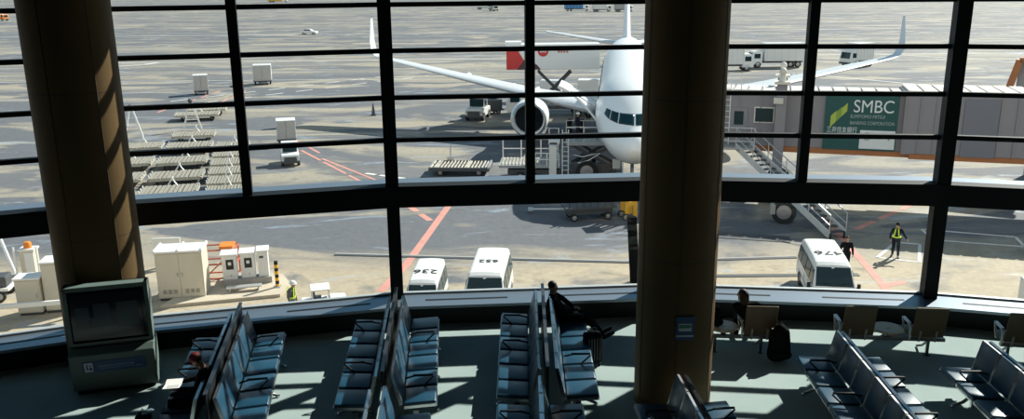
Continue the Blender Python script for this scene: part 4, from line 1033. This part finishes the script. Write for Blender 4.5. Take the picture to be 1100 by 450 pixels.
# yellow equipment under the nose
t = thing('nose_stand', 'yellow service stand with a low cart beneath the nose of the airliner', 'service stand', (6.4, 47.6, GZ), .2)
mb = MB()
for x in (-.25, .25):
    for y in (-.4, .4): mb.box((x+.3, y, 1.3), (.22, .12, 2.2))
mb.box((.3, 0, 2.35), (.9, 1.1, .14)); mb.box((.3, -.4, 1.0), (.7, .1, .2)); mb.build('yellow_frame', M_['yellow'], t)
mb = MB(); mb.box((-1.9, .6, .75), (3.0, 1.2, .12)); mb.box((-1.9, .6, .5), (2.6, .8, .3)); mb.build('low_cart', M_['dark_grey'], t)
mb = MB()
for k in range(7): mb.box((-3.2+.42*k, .05, .95), (.1, .08, .5))
mb.build('rack_post', M_['dark_grey'], t)
for x in (-2.9, -.9, .0):
    for y in (.1, 1.1) if x < -.5 else (-.4, .4): wheel_mb(.22, .14, Matrix.Translation((x, y, .22)) @ Matrix.Rotation(pi/2, 4, 'Z')).build('wheel', [M_['rubber'], M_['hub']], t)
t = thing('tow_bar', 'long pale tow bar lying on the apron by the yellow stand', 'tow bar', (3.4, 49.0, GZ), -.03)
mb = MB(); mb.tube([(-2.2, 0, .25), (2.2, 0, .25)], .07, 8); mb.box((-2.3, 0, .25), (.3, .5, .12)); mb.build('bar', M_['pale_metal'], t)
for y in (-.25, .25): wheel_mb(.25, .1, Matrix.Translation((.4, y, .25)) @ Matrix.Rotation(pi/2, 4, 'Z')).build('wheel', [M_['rubber'], M_['hub']], t)
# dark leaning panel close to the facade, with a small white plate
t = thing('equipment_post', 'tall dark post with a white plate, close outside the glass beside the round column', 'post', (5.55, 36.9, GZ), 0)
mb = MB(); mb.prism([(-.2, 0), (.2, 0), (-.02, 3.1), (-.42, 3.1)], .35, Matrix.Translation((0, .17, 0)) @ Matrix.Rotation(pi/2, 4, 'X')); mb.build('post', M_['matte_black'], t, bevel=.02)
mb = MB(); mb.box((.12, -.02, 2.55), (.45, .04, .4)); mb.build('plate', M_['white_paint'], t)
mb = MB(); mb.tube([(.32, 0, 0), (.3, 0, 2.5)], .04, 6); mb.build('support_tube', M_['dark_grey'], t)
# ================================================================== BOARDING BRIDGE on the right (local X along the bridge, front face at -Y)
BA = atan2(-5.5, 17.5)
JB = thing('boarding_bridge', 'grey boarding bridge with a green bank banner, running to the airliner', 'boarding bridge', (13.08, 53.63, GZ), BA); JB.scale = (1.09,)*3  # bridge pushed back along the line of sight and enlarged about the camera
Z0 = 3.2
def tunnel(name, x0, x1, w, z0, z1, m, rib, parent, ribm=None):
    mb = MB(); mb.box(((x0+x1)/2, 0, (z0+z1)/2), (x1-x0, w, z1-z0)); o = mb.build(name, M_[m], parent)
    mb = MB(); n = int((x1-x0)/rib)
    for k in range(n+1):
        for s in (-1, 1): mb.box((x0+k*rib, s*(w/2+.02), (z0+z1)/2), (.07, .06, z1-z0-.1))
    mb.build('wall_rib', M_[ribm or m], o); return o
tn = tunnel('inner_tunnel', 0, 10.0, 2.6, Z0, Z0+2.95, 'bridge_panel', 1.15, JB)
tunnel('outer_tunnel', 9.6, 30, 3.1, Z0-.1, Z0+3.15, 'bridge_panel', .75, JB)
for x0, x1 in ((12.4, 14.0), (15.8, 17.6)):
    mb = MB()
    for s in (-1, 1): mb.box(((x0+x1)/2, s*1.56, Z0+1.4), (x1-x0, .10, 3.0))
    mb.build('dark_panel', M_['bridge_panel_dark'], JB)
mb = MB()
for k in range(14): mb.box((.4+.75*k, -1.15, Z0+3.03), (.62, .65, .12), None); mb.box((.4+.75*k, .5, Z0+2.98), (.62, 1.8, .1))
mb.build('roof_panel', M_['bridge_roof'], JB)
mb = MB()
for k in range(26): mb.box((10.0+.75*k, 0, Z0+3.2), (.62, 3.1, .14))
mb.build('roof_panel', M_['bridge_roof'], JB)
mb = MB(); mb.box((5.0, -1.2, Z0-.16), (10.0, .3, .3)); mb.box((5, 1.2, Z0-.16), (10, .3, .3)); mb.box((20, -1.4, Z0-.2), (20, .3, .3)); mb.box((20, 1.4, Z0-.2), (20, .3, .3)); mb.build('floor_beam', M_['bridge_beam'], JB)
# cab end and bellows towards the fuselage
mb = MB(); mb.lathe([(1.9, Z0-.1), (1.9, Z0+2.7), (1.2, Z0+2.95), (0, Z0+2.95)], Matrix.Translation((-1.0, .4, 0)), 20); rot = mb.build('rotunda', M_['bridge_panel'], JB)
mb = MB(); mb.box((-1.3, 2.7, Z0+1.35), (2.7, 3.4, 2.7)); mb.build('cab', M_['bridge_panel'], JB, bevel=.05)
for k in range(5):
    mb = MB(); mb.box((-1.35-.02*k, 4.5+.22*k, Z0+1.4), (2.9-.04*k, .1, 2.9-.04*k)); mb.build('bellows_fold', M_['dark_grey'], JB)
mb = MB(); mb.bbox((1.15, -1.32, Z0+1.05), (.95, .07, 2.05), .02); d = mb.build('service_door', M_['bridge_panel'], JB)
mb = MB(); mb.box((1.15, -1.36, Z0+1.5), (.5, .03, .75)); mb.build('door_window', M_['car_glass'], d)
mb = MB(); mb.bbox((2.5, -1.32, Z0+1.7), (1.1, .05, .9), .02); wn = mb.build('window', M_['pale_metal'], JB)
mb = MB(); mb.box((2.5, -1.345, Z0+1.7), (.95, .03, .75)); mb.build('pane', M_['car_glass'], wn)
mb = MB(); mb.bbox((4.75, -1.32, Z0+1.5), (.45, .05, 1.5), .08); mb.build('panel_hatch', M_['bridge_panel'], JB)
# lift columns with the wheel bogie
for s in (-1, 1):
    mb = MB(); mb.box((3.35, s*1.75, 4.0), (.55, .5, 5.4)); mb.box((3.35, s*1.75, 1.5), (.42, .38, 1.6)); cl = mb.build('lift_column', M_['bridge_panel'], JB, bevel=.03)
    mb = MB(); mb.box((3.35, s*1.75, 6.75), (.8, .7, .14)); mb.cone((3.35, s*1.75, 6.8), (3.35, s*1.75, 7.2), .2, .14, 10); mb.ball((3.35, s*1.75, 7.35), .2, n=10); mb.box((3.2, s*1.75, 5.8), (.5, .75, .3)); mb.build('column_head', M_['bridge_roof'], cl)
mb = MB(); mb.box((3.5, 0, .85), (.7, 4.0, .4)); mb.box((3.5, 0, .6), (1.6, 1.2, .3)); bg_ = mb.build('wheel_bogie', M_['dark_grey'], JB)
for s in (-1, 1):
    for x in (3.5,): wheel_mb(.70, .42, Matrix.Translation((x, s*1.75, .70)) @ Matrix.Rotation(pi/2, 4, 'Z')).build('wheel', [M_['rubber'], M_['hub']], bg_, smooth=True)
# service cage beside the door
railing([(-.2, -1.4, Z0), (-.2, -2.4, Z0), (2.1, -2.4, Z0)], 1.1, 'landing_rail', JB, 'pale_metal', .03, (.33, .66))
mb = MB(); mb.box((.95, -1.9, Z0-.04), (2.4, 1.1, .08)); mb.build('landing', M_['steel'], JB)
mb = MB()
for x in (.25, .65): mb.cone((x, -1.36, Z0), (x, -1.36, Z0+3.8), .03, n=6)
for k in range(11): mb.cone((.25, -1.36, Z0+.25+.32*k), (.65, -1.36, Z0+.25+.32*k), .022, n=6)
mb.tube([(.0, -1.5, Z0+3.0), (.0, -1.5, Z0+4.0), (1.2, -1.5, Z0+4.0), (1.2, -1.5, Z0+3.0)], .03, 6); mb.build('ladder', M_['white_paint'], JB)
# the stairs down to the apron
inv = (Matrix.Translation((13.08, 53.63, 0)) @ Matrix.Rotation(BA, 4, 'Z') @ Matrix.Scale(1.09, 4)).inverted()
s0 = inv @ Vector((14.06, 51.3, Z0*1.09)); s1 = inv @ Vector((17.1, 43.3, .25)); dv = s1-s0; hor = Vector((dv.x, dv.y, 0)); n = Vector((-hor.y, hor.x, 0)).normalized()
mb = MB()
for s in (-1, 1):
    o_ = n*.48*s; pts = [s0+o_, s1+o_]; q = dv.to_track_quat('Z', 'Y')
    mb.loft([[p+Vector((0, 0, z))+n*w_ for w_, z in ((-.04, -.17), (.04, -.17), (.04, .17), (-.04, .17))] for p in pts])
st = mb.build('stair_stringer', M_['line_white'], JB)
mb = MB(); R_ = atan2(hor.y, hor.x)
for k in range(19): p = s0+dv*((k+.5)/19); mb.box((0, 0, 0), (.26, .92, .05), Matrix.Translation(p) @ Matrix.Rotation(R_, 4, 'Z'))
mb.build('stair_tread', M_['dark_grey'], st)
for s in (-1, 1):
    mb = MB(); o_ = n*.5*s
    for k in range(6): p = s0+dv*(k/5)+o_; mb.cone(p, p+Vector((0, 0, 1.0)), .025, n=6)
    for h in (.5, 1.0): mb.cone(s0+o_+Vector((0, 0, h)), s1+o_+Vector((0, 0, h)), .028, n=6)
    mb.build('handrail', M_['pale_metal'], JB)
for s in (-1, 1): wheel_mb(.18, .1, Matrix.Translation(s1+n*.42*s-Vector((0, 0, .07)))).build('wheel', [M_['rubber'], M_['hub']], st)
wp_ = inv @ Vector((15.25, 46.5, 0)); wl = inv @ Vector((16.0, 46.4, .9))  # wheel and bracket added where the image shows the bridge's drive wheel
mb = MB(); mb.box((wp_.x+.05, wp_.y, .85), (.7, .25, .3)); mb.tube([(wp_.x, wp_.y, .8), (wl.x, wl.y, 1.25)], .09, 6); mb.tube([(wp_.x-.5, wp_.y-.2, .9), (wp_.x+.5, wp_.y-.2, .95)], .05, 6); mb.box((wp_.x-.55, wp_.y-.1, .75), (.25, .5, .5)); sb2 = mb.build('added_bogie', M_['grey_paint'], JB)
wheel_mb(.62, .4, Matrix.Translation((wp_.x, wp_.y-.1, .62)) @ Matrix.Rotation(pi/2, 4, 'Z')).build('wheel', [M_['rubber'], M_['hub']], sb2, smooth=True)
# banner
FXB = Matrix.Rotation(pi/2, 4, 'X')
bx0, bx1 = 5.65, 9.3
mb = MB(); mb.box(((bx0+bx1)/2, -1.38, Z0+1.45), (bx1-bx0, .06, 2.94)); bn = mb.build('banner', M_['banner_green'], JB)
mb = MB()
gx = bx0+.30
for k, (m_, x) in enumerate((('a', 0), ('b', .27), ('c', .54))):
    mb.m(0 if k != 1 else 1); mb.prism([(gx+x, Z0+1.18+.30*k), (gx+x+.27, Z0+1.48+.30*k), (gx+x+.27, Z0+2.08+.22*k), (gx+x, Z0+1.80+.22*k)], .03, Matrix.Translation((0, -1.40, 0)) @ FXB)
mb.build('logo', [M_['banner_lime'], M_['banner_lime_dark']], bn)
BT = lambda x, z: Matrix.Translation((x, -1.415, Z0+z)) @ FXB
text_part('lettering', 'SMBC', .95, M_['sign_white'], BT(bx0+2.42, 2.32), bn, .008, sx=.86)
cdim = mat('sign_grey', (.38, .45, .45), .6)
text_part('lettering', 'SUMITOMO MITSUI', .26, cdim, BT(bx0+2.15, 1.80), bn, .008, sx=.78)
text_part('lettering', 'BANKING CORPORATION', .26, cdim, BT(bx0+2.40, 1.45), bn, .008, sx=.72)
text_part('lettering', '三井住友銀行', .36, M_['sign_white'], BT(bx0+.92, 1.04), bn, .008, sx=.72)
mb = MB(); mb.box((bx0+2.72, -1.415, Z0+.58), (1.75, .03, 1.0)); wp = mb.build('white_panel', M_['sign_white'], bn)
mb = MB(); ring = [(.22, 0), (.22, .02), (.15, .02), (.15, 0)]
mb.lathe(ring, Matrix.Translation((bx0+2.2, -1.43, Z0+.75)) @ FXB, 20); mb.box((bx0+2.75, -1.44, Z0+.68), (.42, .02, .10)); mb.box((bx0+2.75, -1.44, Z0+.82), (.25, .02, .08))
mb.prism([(bx0+3.15, .92), (bx0+3.25, .92), (bx0+3.31, .70), (bx0+3.37, .92), (bx0+3.47, .92), (bx0+3.33, .55), (bx0+3.27, .55)], .02, Matrix.Translation((0, -1.43, Z0)) @ FXB)
mb.build('panel_symbol', cdim, wp)
# support for the far right end
mb = MB(); mb.cone((27, 0, 0), (27, 0, Z0-.4), .5, n=16); mb.build('support_pillar', M_['bridge_panel'], JB)

# second bridge head at the right edge
t = thing('bridge_head', 'boarding bridge head with an orange-brown frame at the right edge', 'boarding bridge', (34.0, 58.3, GZ), radians(-30))
mb = MB(); mb.box((1.7, 0, 6.2), (3.0, 3.0, 3.4)); mb.build('cab', M_['grey_paint'], t, bevel=.05)
for k in range(2):
    mb = MB()
    for x in (.1, 3.3): mb.box((0, 0, 0), (.42, .3, 3.7), Matrix.Translation((x-.3, -1.65-.4*k, 6.2)) @ Matrix.Rotation(.22, 4, 'Y'))
    mb.box((2.0, -1.65-.4*k, 8.0), (3.6, .3, .3)); mb.box((1.3, -1.65-.4*k, 4.5), (3.6, .3, .3)); mb.build('orange_frame', M_['bridge_beam'], t)
mb = MB(); mb.cone((1.7, .3, 0), (1.7, .3, 4.6), .35, n=14); mb.build('support_pillar', M_['grey_paint'], t)
# white vehicle corner, bottom right
t = thing('service_box', 'white box body with a small red mark at the lower right edge of the view', 'vehicle', (21.0, 31.2, GZ), radians(-12))
mb = MB(); mb.bbox((0, 0, .95), (1.9, 2.2, 1.5), .05); sb_ = mb.build('box_body', M_['white_body'], t)
wheels(t, (-.75, .75), (-.7, .7), .28, .18)
mb = MB(); mb.lathe([(0, 0), (.08, 0), (.08, .02), (0, .02)], Matrix.Translation((-.62, -1.105, 1.3)) @ FXB, 16); mb.build('red_mark', M_['red'], sb_)
text_part('lettering', 'E-PUS', .17, M_['black_metal'], Matrix.Translation((-.22, -1.112, 1.27)) @ FXB, sb_) if 0 else None
mb = MB()
for k in range(5): mb.box((-.46+.09*k, -1.11, 1.28-.012*k), (.06, .02, .10))
mb.build('lettering', M_['dark_grey'], sb_)

# ================================================================== FIELD OF EMPTY DOLLIES on the left
def dolly_proto():
    t = thing('cargo_dolly', 'x', 'cargo dolly', (0, 0, GZ), 0, 'empty cargo dollies parked in three lines')
    L, W = 3.5, 2.5
    mb = MB()
    for y in (-W/2+.06, W/2-.06): mb.box((0, y, .52), (L, .12, .16))
    for x in (-L/2+.06, L/2-.06): mb.box((x, 0, .52), (.12, W, .16))
    mb.box((0, 0, .45), (L-.3, .3, .12)); fr = mb.build('frame', M_['dolly_metal'], t)
    mb = MB(); mb.box((0, 0, .50), (L-.2, W-.2, .04))
    for k in range(9): mb.cone((-L/2+.3+.36*k, -W/2+.15, .56), (-L/2+.3+.36*k, W/2-.15, .56), .05, n=6)
    mb.build('roller_deck', M_['dolly_deck'], t)
    for x in (-L/2+.48, -.44, .44, L/2-.48):
        mb = MB(); [mb.box((x+q, 0, .63), (.20, W, .05)) for q in (-.27, 0, .27)]; mb.box((x, 0, .61), (.7, .1, .05)); mb.build('deck_plate', M_['deck_plate'], t)
    mb = MB()
    for x in (-L/2+.03, L/2-.03):
        for y in (-W*.3, 0, W*.3): mb.box((x, y, .68), (.06, .22, .2))
    mb.build('side_stop', M_['dolly_light'], t)
    for x in (-L*.33, L*.33):
        for y in (-W*.38, W*.38): wheel_mb(.22, .14, Matrix.Translation((x, y, .22))).build('wheel', [M_['rubber'], M_['hub']], t)
    mb = MB(); mb.tube([(-.35, W/2, .5), (0, W/2+.25, 1.0), (.35, W/2, .5)], .06, 6); mb.tube([(0, W/2+.25, 1.0), (0, W/2+.3, 1.15)], .07, 6); mb.build('tow_bar', M_['white_paint'], t)
    return t
proto = dolly_proto(); used = False
def put(x, y, rz, label, sx=1.):
    global used
    o = proto if not used else dup(proto)
    used = True; o.location = (x, y, GZ); o.rotation_euler = (0, 0, rz); o.scale = (sx, 1, 1); o['label'] = label
ORD = ['nearest', 'second', 'third', 'fourth', 'fifth', 'sixth']
for k, (x, y) in enumerate([(-21.9, 53.5), (-23.1, 58.0), (-24.6, 63.2), (-26.3, 69.4), (-27.8, 74.6)]):
    put(x, y, radians(13), 'empty cargo dolly in the middle line, %s one from the building' % ORD[k])
for k, (x, y) in enumerate([(-25.9, 52.4), (-27.0, 57.3), (-28.5, 62.7), (-30.3, 69.2)]):
    put(x, y, radians(13), 'empty cargo dolly in the line beside the round column, %s one from the building' % ORD[k])
for k, (x, y) in enumerate([(-18.2, 53.3), (-19.1, 56.3), (-20.0, 59.3), (-20.9, 62.4), (-21.8, 65.5), (-22.7, 69.2)]):
    put(x, y, radians(13), 'small empty cargo dolly in the right-hand line, %s one from the building' % ORD[k], .72)
put(-31.8, 86.8, radians(13), 'dark empty dolly standing apart, farthest beyond the three lines', 1.2)
put(-32.0, 90.3, radians(13), 'empty dolly just behind the farthest dark one', 1.1)
def towbar(label, loc, rz):
    t = thing('raised_tow_bar', label, 'tow bar', (*loc, GZ), rz, 'raised tow bars behind the dollies')
    mb = MB(); mb.tube([(-.8, 0, .05), (-.12, 0, 2.6)], .09, 6); mb.tube([(.8, 0, .05), (.12, 0, 2.6)], .09, 6); mb.cone((-.5, 0, 1.0), (.5, 0, 1.0), .06, n=6); mb.build('a_frame', M_['white_paint'], t)
    mb = MB(); mb.ball((0, 0, 2.75), .22, n=10); mb.build('coupling', M_['dark_grey'], t)
towbar('white raised tow bar behind the line of dollies beside the column', (-34.0, 76.6), 0)
towbar('white raised tow bar with red marks behind the middle line of dollies', (-30.0, 80.3), .3)

# ================================================================== GROUND EQUIPMENT below the windows, left
def cabinet(name, label, loc, rz, w, d, h, doors=2, roof=.08, m='cream', cat='cabinet', vents=True, ridge=False):
    t = thing(name, label, cat, (*loc, GZ), rz)
    mb = MB(); mb.box((0, 0, .12+h/2), (w, d, h)); bd = mb.build('housing', M_[m], t, bevel=.012)
    mb = MB(); mb.box((0, 0, .06), (w-.1, d-.1, .12)); mb.build('plinth', M_['dark_grey'], t)
    mb = MB(); mb.box((0, 0, .12+h+roof/2), (w+.10, d+.12, roof))
    if ridge:
        for x in (-w/2+.0, 0, w/2): mb.box((x, 0, .12+h+roof+.03), (.07, d+.12, .07))
    mb.build('roof_cap', M_['white_paint' if m != 'grey_paint' else m], t, bevel=.01)
    for k in range(doors):
        dw = (w-.08)/doors; x = -w/2+.04+dw*(k+.5)
        mb = MB(); mb.bbox((x, -d/2-.012, .12+h/2), (dw-.02, .024, h-.10), .008); dr = mb.build('door', M_[m], t)
        mb = MB(); hx = x+(dw/2-.10)*(1 if k % 2 == 0 else -1); mb.box((hx, -d/2-.045, .12+h*.52), (.03, .05, .16)); mb.build('handle', M_['steel'], dr)
        if vents:
            mb = MB()
            for r in range(4):
                for c in range(3): mb.box((x-.22+.22*c, -d/2-.027, .35+.05*r), (.16, .012, .018))
            mb.build('vent', M_['dark_grey'], dr)
    return t
cabinet('power_cabinet', 'tall cream two-door equipment cabinet with a ribbed white roof', (-14.45, 35.75), radians(8), 1.95, 1.15, 2.05, 2, ridge=True)
cabinet('low_cabinet', 'short cream box cabinet standing below the orange beacon', (-20.15, 33.9), radians(10), .95, .7, 1.45, 1, vents=False)
t = cabinet('switch_cabinet', 'cream cabinet with a small grey window, between the beacon post and the round column', (-18.9, 34.35), radians(10), 1.5, .9, 2.05, 2, vents=False)
mb = MB(); mb.box((.38, -.485, 1.62), (.42, .03, .5)); mb.build('meter_window', M_['steel'], t)
t = thing('beacon_post', 'white post box topped by an orange beacon', 'beacon post', (-22.05, 37.4, GZ), .1)
mb = MB(); mb.box((0, 0, .85), (.62, .5, 1.7)); mb.build('post_box', M_['cream'], t, bevel=.01)
mb = MB(); mb.box((.1, -.26, 1.0), (.4, .03, 1.2)); mb.build('front_panel', M_['white_paint'], t)
mb = MB(); mb.box((0, 0, 1.74), (.72, .6, .08)); mb.build('top_plate', M_['white_paint'], t)
mb = MB(); mb.lathe([(.17, 1.78), (.17, 1.98), (.13, 2.06), (0, 2.09)], n=16); mb.build('beacon', M_['orange'], t, smooth=True)
mb = MB()
for x in (-.5, .48): mb.tube([(x, -.3, 0), (x, -.3, 1.9)], .05, 6)
mb.build('guard_tube', M_['white_paint'], t)
for k, (a, c, lab) in enumerate((((-24.2, 38.6, 2.75), (-22.9, 37.6, .3), 'white slanting barrier arm, nearest the orange beacon'), ((-25.0, 38.6, 2.3), (-23.6, 37.2, .25), 'white slanting barrier arm at the left edge of the view'))):
    t = thing('barrier_arm', lab, 'barrier', (c[0], c[1], GZ), 0, 'white barrier arms by the beacon')
    A = Vector(a)-Vector((c[0], c[1], 0)); C_ = Vector((0, 0, c[2]))
    mb = MB(); mb.tube([C_, A], .075, 8); mb.build('arm', M_['white_paint'], t)
    mb = MB(); mb.bbox((0, 0, .25), (.5, .4, .5), .05); mb.build('arm_base', M_['grey_paint'], t)
t = thing('equipment_trailer', 'low white trailer frame at the left edge under the barrier arms', 'trailer', (-23.2, 35.6, GZ), .2)
mb = MB(); mb.box((0, 0, .55), (2.4, 1.3, .12)); mb.box((-.4, .2, .8), (1.2, .8, .4)); mb.build('frame', M_['white_paint'], t)
mb = MB(); mb.bbox((.8, -.1, .85), (.6, .8, .5), .06); mb.build('engine_box', M_['dark_grey'], t)
for x in (-.8, .8):
    for y in (-.6, .6): wheel_mb(.26, .16, Matrix.Translation((x, y, .26)) @ Matrix.Rotation(pi/2, 4, 'Z')).build('wheel', [M_['rubber'], M_['hub']], t)
# kerbed island with chargers
PL = radians(16)
b = MB(); b.prism([(-14.95, 34.2), (-10.2, 35.45), (-10.0, 36.7), (-10.8, 38.2), (-14.2, 37.4)], .16, Matrix.Translation((0, 0, GZ-.02))); struct(b.build('kerb_island', M_['concrete']), 'raised concrete island under the chargers')
b = MB(); b.prism([(-12.95, 36.35), (-10.95, 37.0), (-11.2, 38.0), (-13.3, 37.4)], .42, Matrix.Translation((0, 0, GZ))); struct(b.build('plinth', M_['concrete_grey']), 'grey plinth the chargers stand on')
def charger(label, loc, screen=True, w=.62, h=1.15):
    t = thing('charger', label, 'charger', (*loc, GZ+.42), radians(12), 'white chargers on the plinth')
    mb = MB(); mb.bbox((0, 0, h/2), (w, .5, h), .02); mb.build('housing', M_['white_paint'], t)
    mb = MB(); mb.prism([(-.32, 0), (.30, 0), (.30, .12), (-.32, .05)], w+.10, Matrix.Translation((-(w+.1)/2, 0, h)) @ Matrix(((0, 0, 1, 0), (1, 0, 0, 0), (0, 1, 0, 0), (0, 0, 0, 1)))); mb.build('hood', M_['white_paint'], t)
    if screen:
        mb = MB(); mb.bbox((.02, -.255, h*.62), (w*.52, .03, .46), .01); s_ = mb.build('dark_panel', M_['screen'], t)
        mb = MB(); mb.box((.02, -.275, h*.66), (w*.22, .01, .14)); mb.build('display', M_['sign_white'], s_)
        mb = MB(); mb.cone((.05, -.255, .2), (.05, -.28, .2), .025, n=8); mb.build('button', M_['red'], t)
    else:
        mb = MB(); mb.box((-.06, -.255, h*.78), (.18, .02, .10)); mb.build('label_plate', M_['dark_grey'], t)
charger('white charger with a dark screen, left one on the plinth', (-12.75, 36.85))
charger('white charger with a dark screen, middle one on the plinth', (-12.0, 37.1))
charger('narrow white charger without a screen, right end of the plinth', (-11.35, 37.25), False, .45, 1.2)
t = thing('safety_bollard', 'yellow and black striped bollard at the end of the charger island', 'bollard', (-10.55, 36.4, GZ+.14))
mb = MB()
for k in range(8): mb.m(k % 2).cone((0, 0, .15*k), (0, 0, .15*k+.15), .085, n=14)
mb.build('tube', [M_['yellow'], M_['black_metal']], t)
mb = MB(); mb.box((0, 0, .02), (.3, .3, .04)); mb.build('foot_plate', M_['steel'], t)
t = thing('red_frame', 'rust-red metal frame stand between the cream cabinet and the chargers', 'frame stand', (-13.45, 37.7, GZ+.14), radians(8))
mb = MB(); P8 = [(x, y) for x in (-.75, .75) for y in (-.45, .45)]
for x, y in P8: mb.box((x, y, .75), (.07, .07, 1.5))
for z in (.12, .8, 1.47):
    for y in (-.45, .45): mb.box((0, y, z), (1.5, .06, .06))
    for x in (-.75, .75): mb.box((x, 0, z), (.06, .9, .06))
mb.tube([(-.75, -.45, .1), (0, -.45, .8)], .03, 6); mb.tube([(0, -.45, .8), (.75, -.45, 1.45)], .03, 6); mb.build('frame', M_['rust_red'], t)
mb = MB(); mb.box((.35, 0, 1.56), (.6, .8, .12)); mb.build('orange_tray', M_['orange'], t)
t = thing('canister', 'small white upright canister left of the cream cabinet', 'canister', (-15.75, 34.9, GZ))
mb = MB(); mb.lathe([(0, .1), (.14, .1), (.15, .14), (.15, .62), (.10, .72), (.05, .76), (0, .76)], n=16); mb.build('canister_body', M_['white_paint'], t, smooth=True)
mb = MB(); mb.cone((0, 0, 0), (0, 0, .12), .12, n=12); mb.build('stand', M_['dark_grey'], t)
t = thing('board_stand', 'white board on a post left of the tall cream cabinet', 'board', (-16.8, 40.0, GZ), .1)
mb = MB(); mb.box((0, 0, .6), (.16, .16, 1.2)); mb.build('post', M_['white_paint'], t)
mb = MB(); mb.bbox((0, -.06, 1.15), (1.3, .1, .55), .02); mb.box((.55, 0, .9), (.08, .1, .9)); mb.build('board', M_['white_paint'], t)
t = thing('guard_rail', 'low white rail just outside the glass at the lower left', 'rail', (-21.0, 32.6, GZ), radians(12))
mb = MB(); mb.bbox((0, 0, .75), (6.2, .14, .2), .03); mb.build('rail', M_['white_paint'], t)
for x in (-2.6, 0, 2.6):
    mb = MB(); mb.box((x, 0, .36), (.12, .12, .72)); mb.build('post', M_['white_paint'], t)
t = thing('charger_bench', 'low pale metal bench step in front of the chargers', 'step', (-11.9, 35.95, GZ+.14), radians(14))
mb = MB(); mb.bbox((0, 0, .2), (1.5, .35, .06), .015); mb.build('step_top', M_['pale_metal'], t)
for x in (-.6, .6):
    mb = MB(); mb.box((x, 0, .09), (.06, .3, .18)); mb.build('leg', M_['steel'], t)
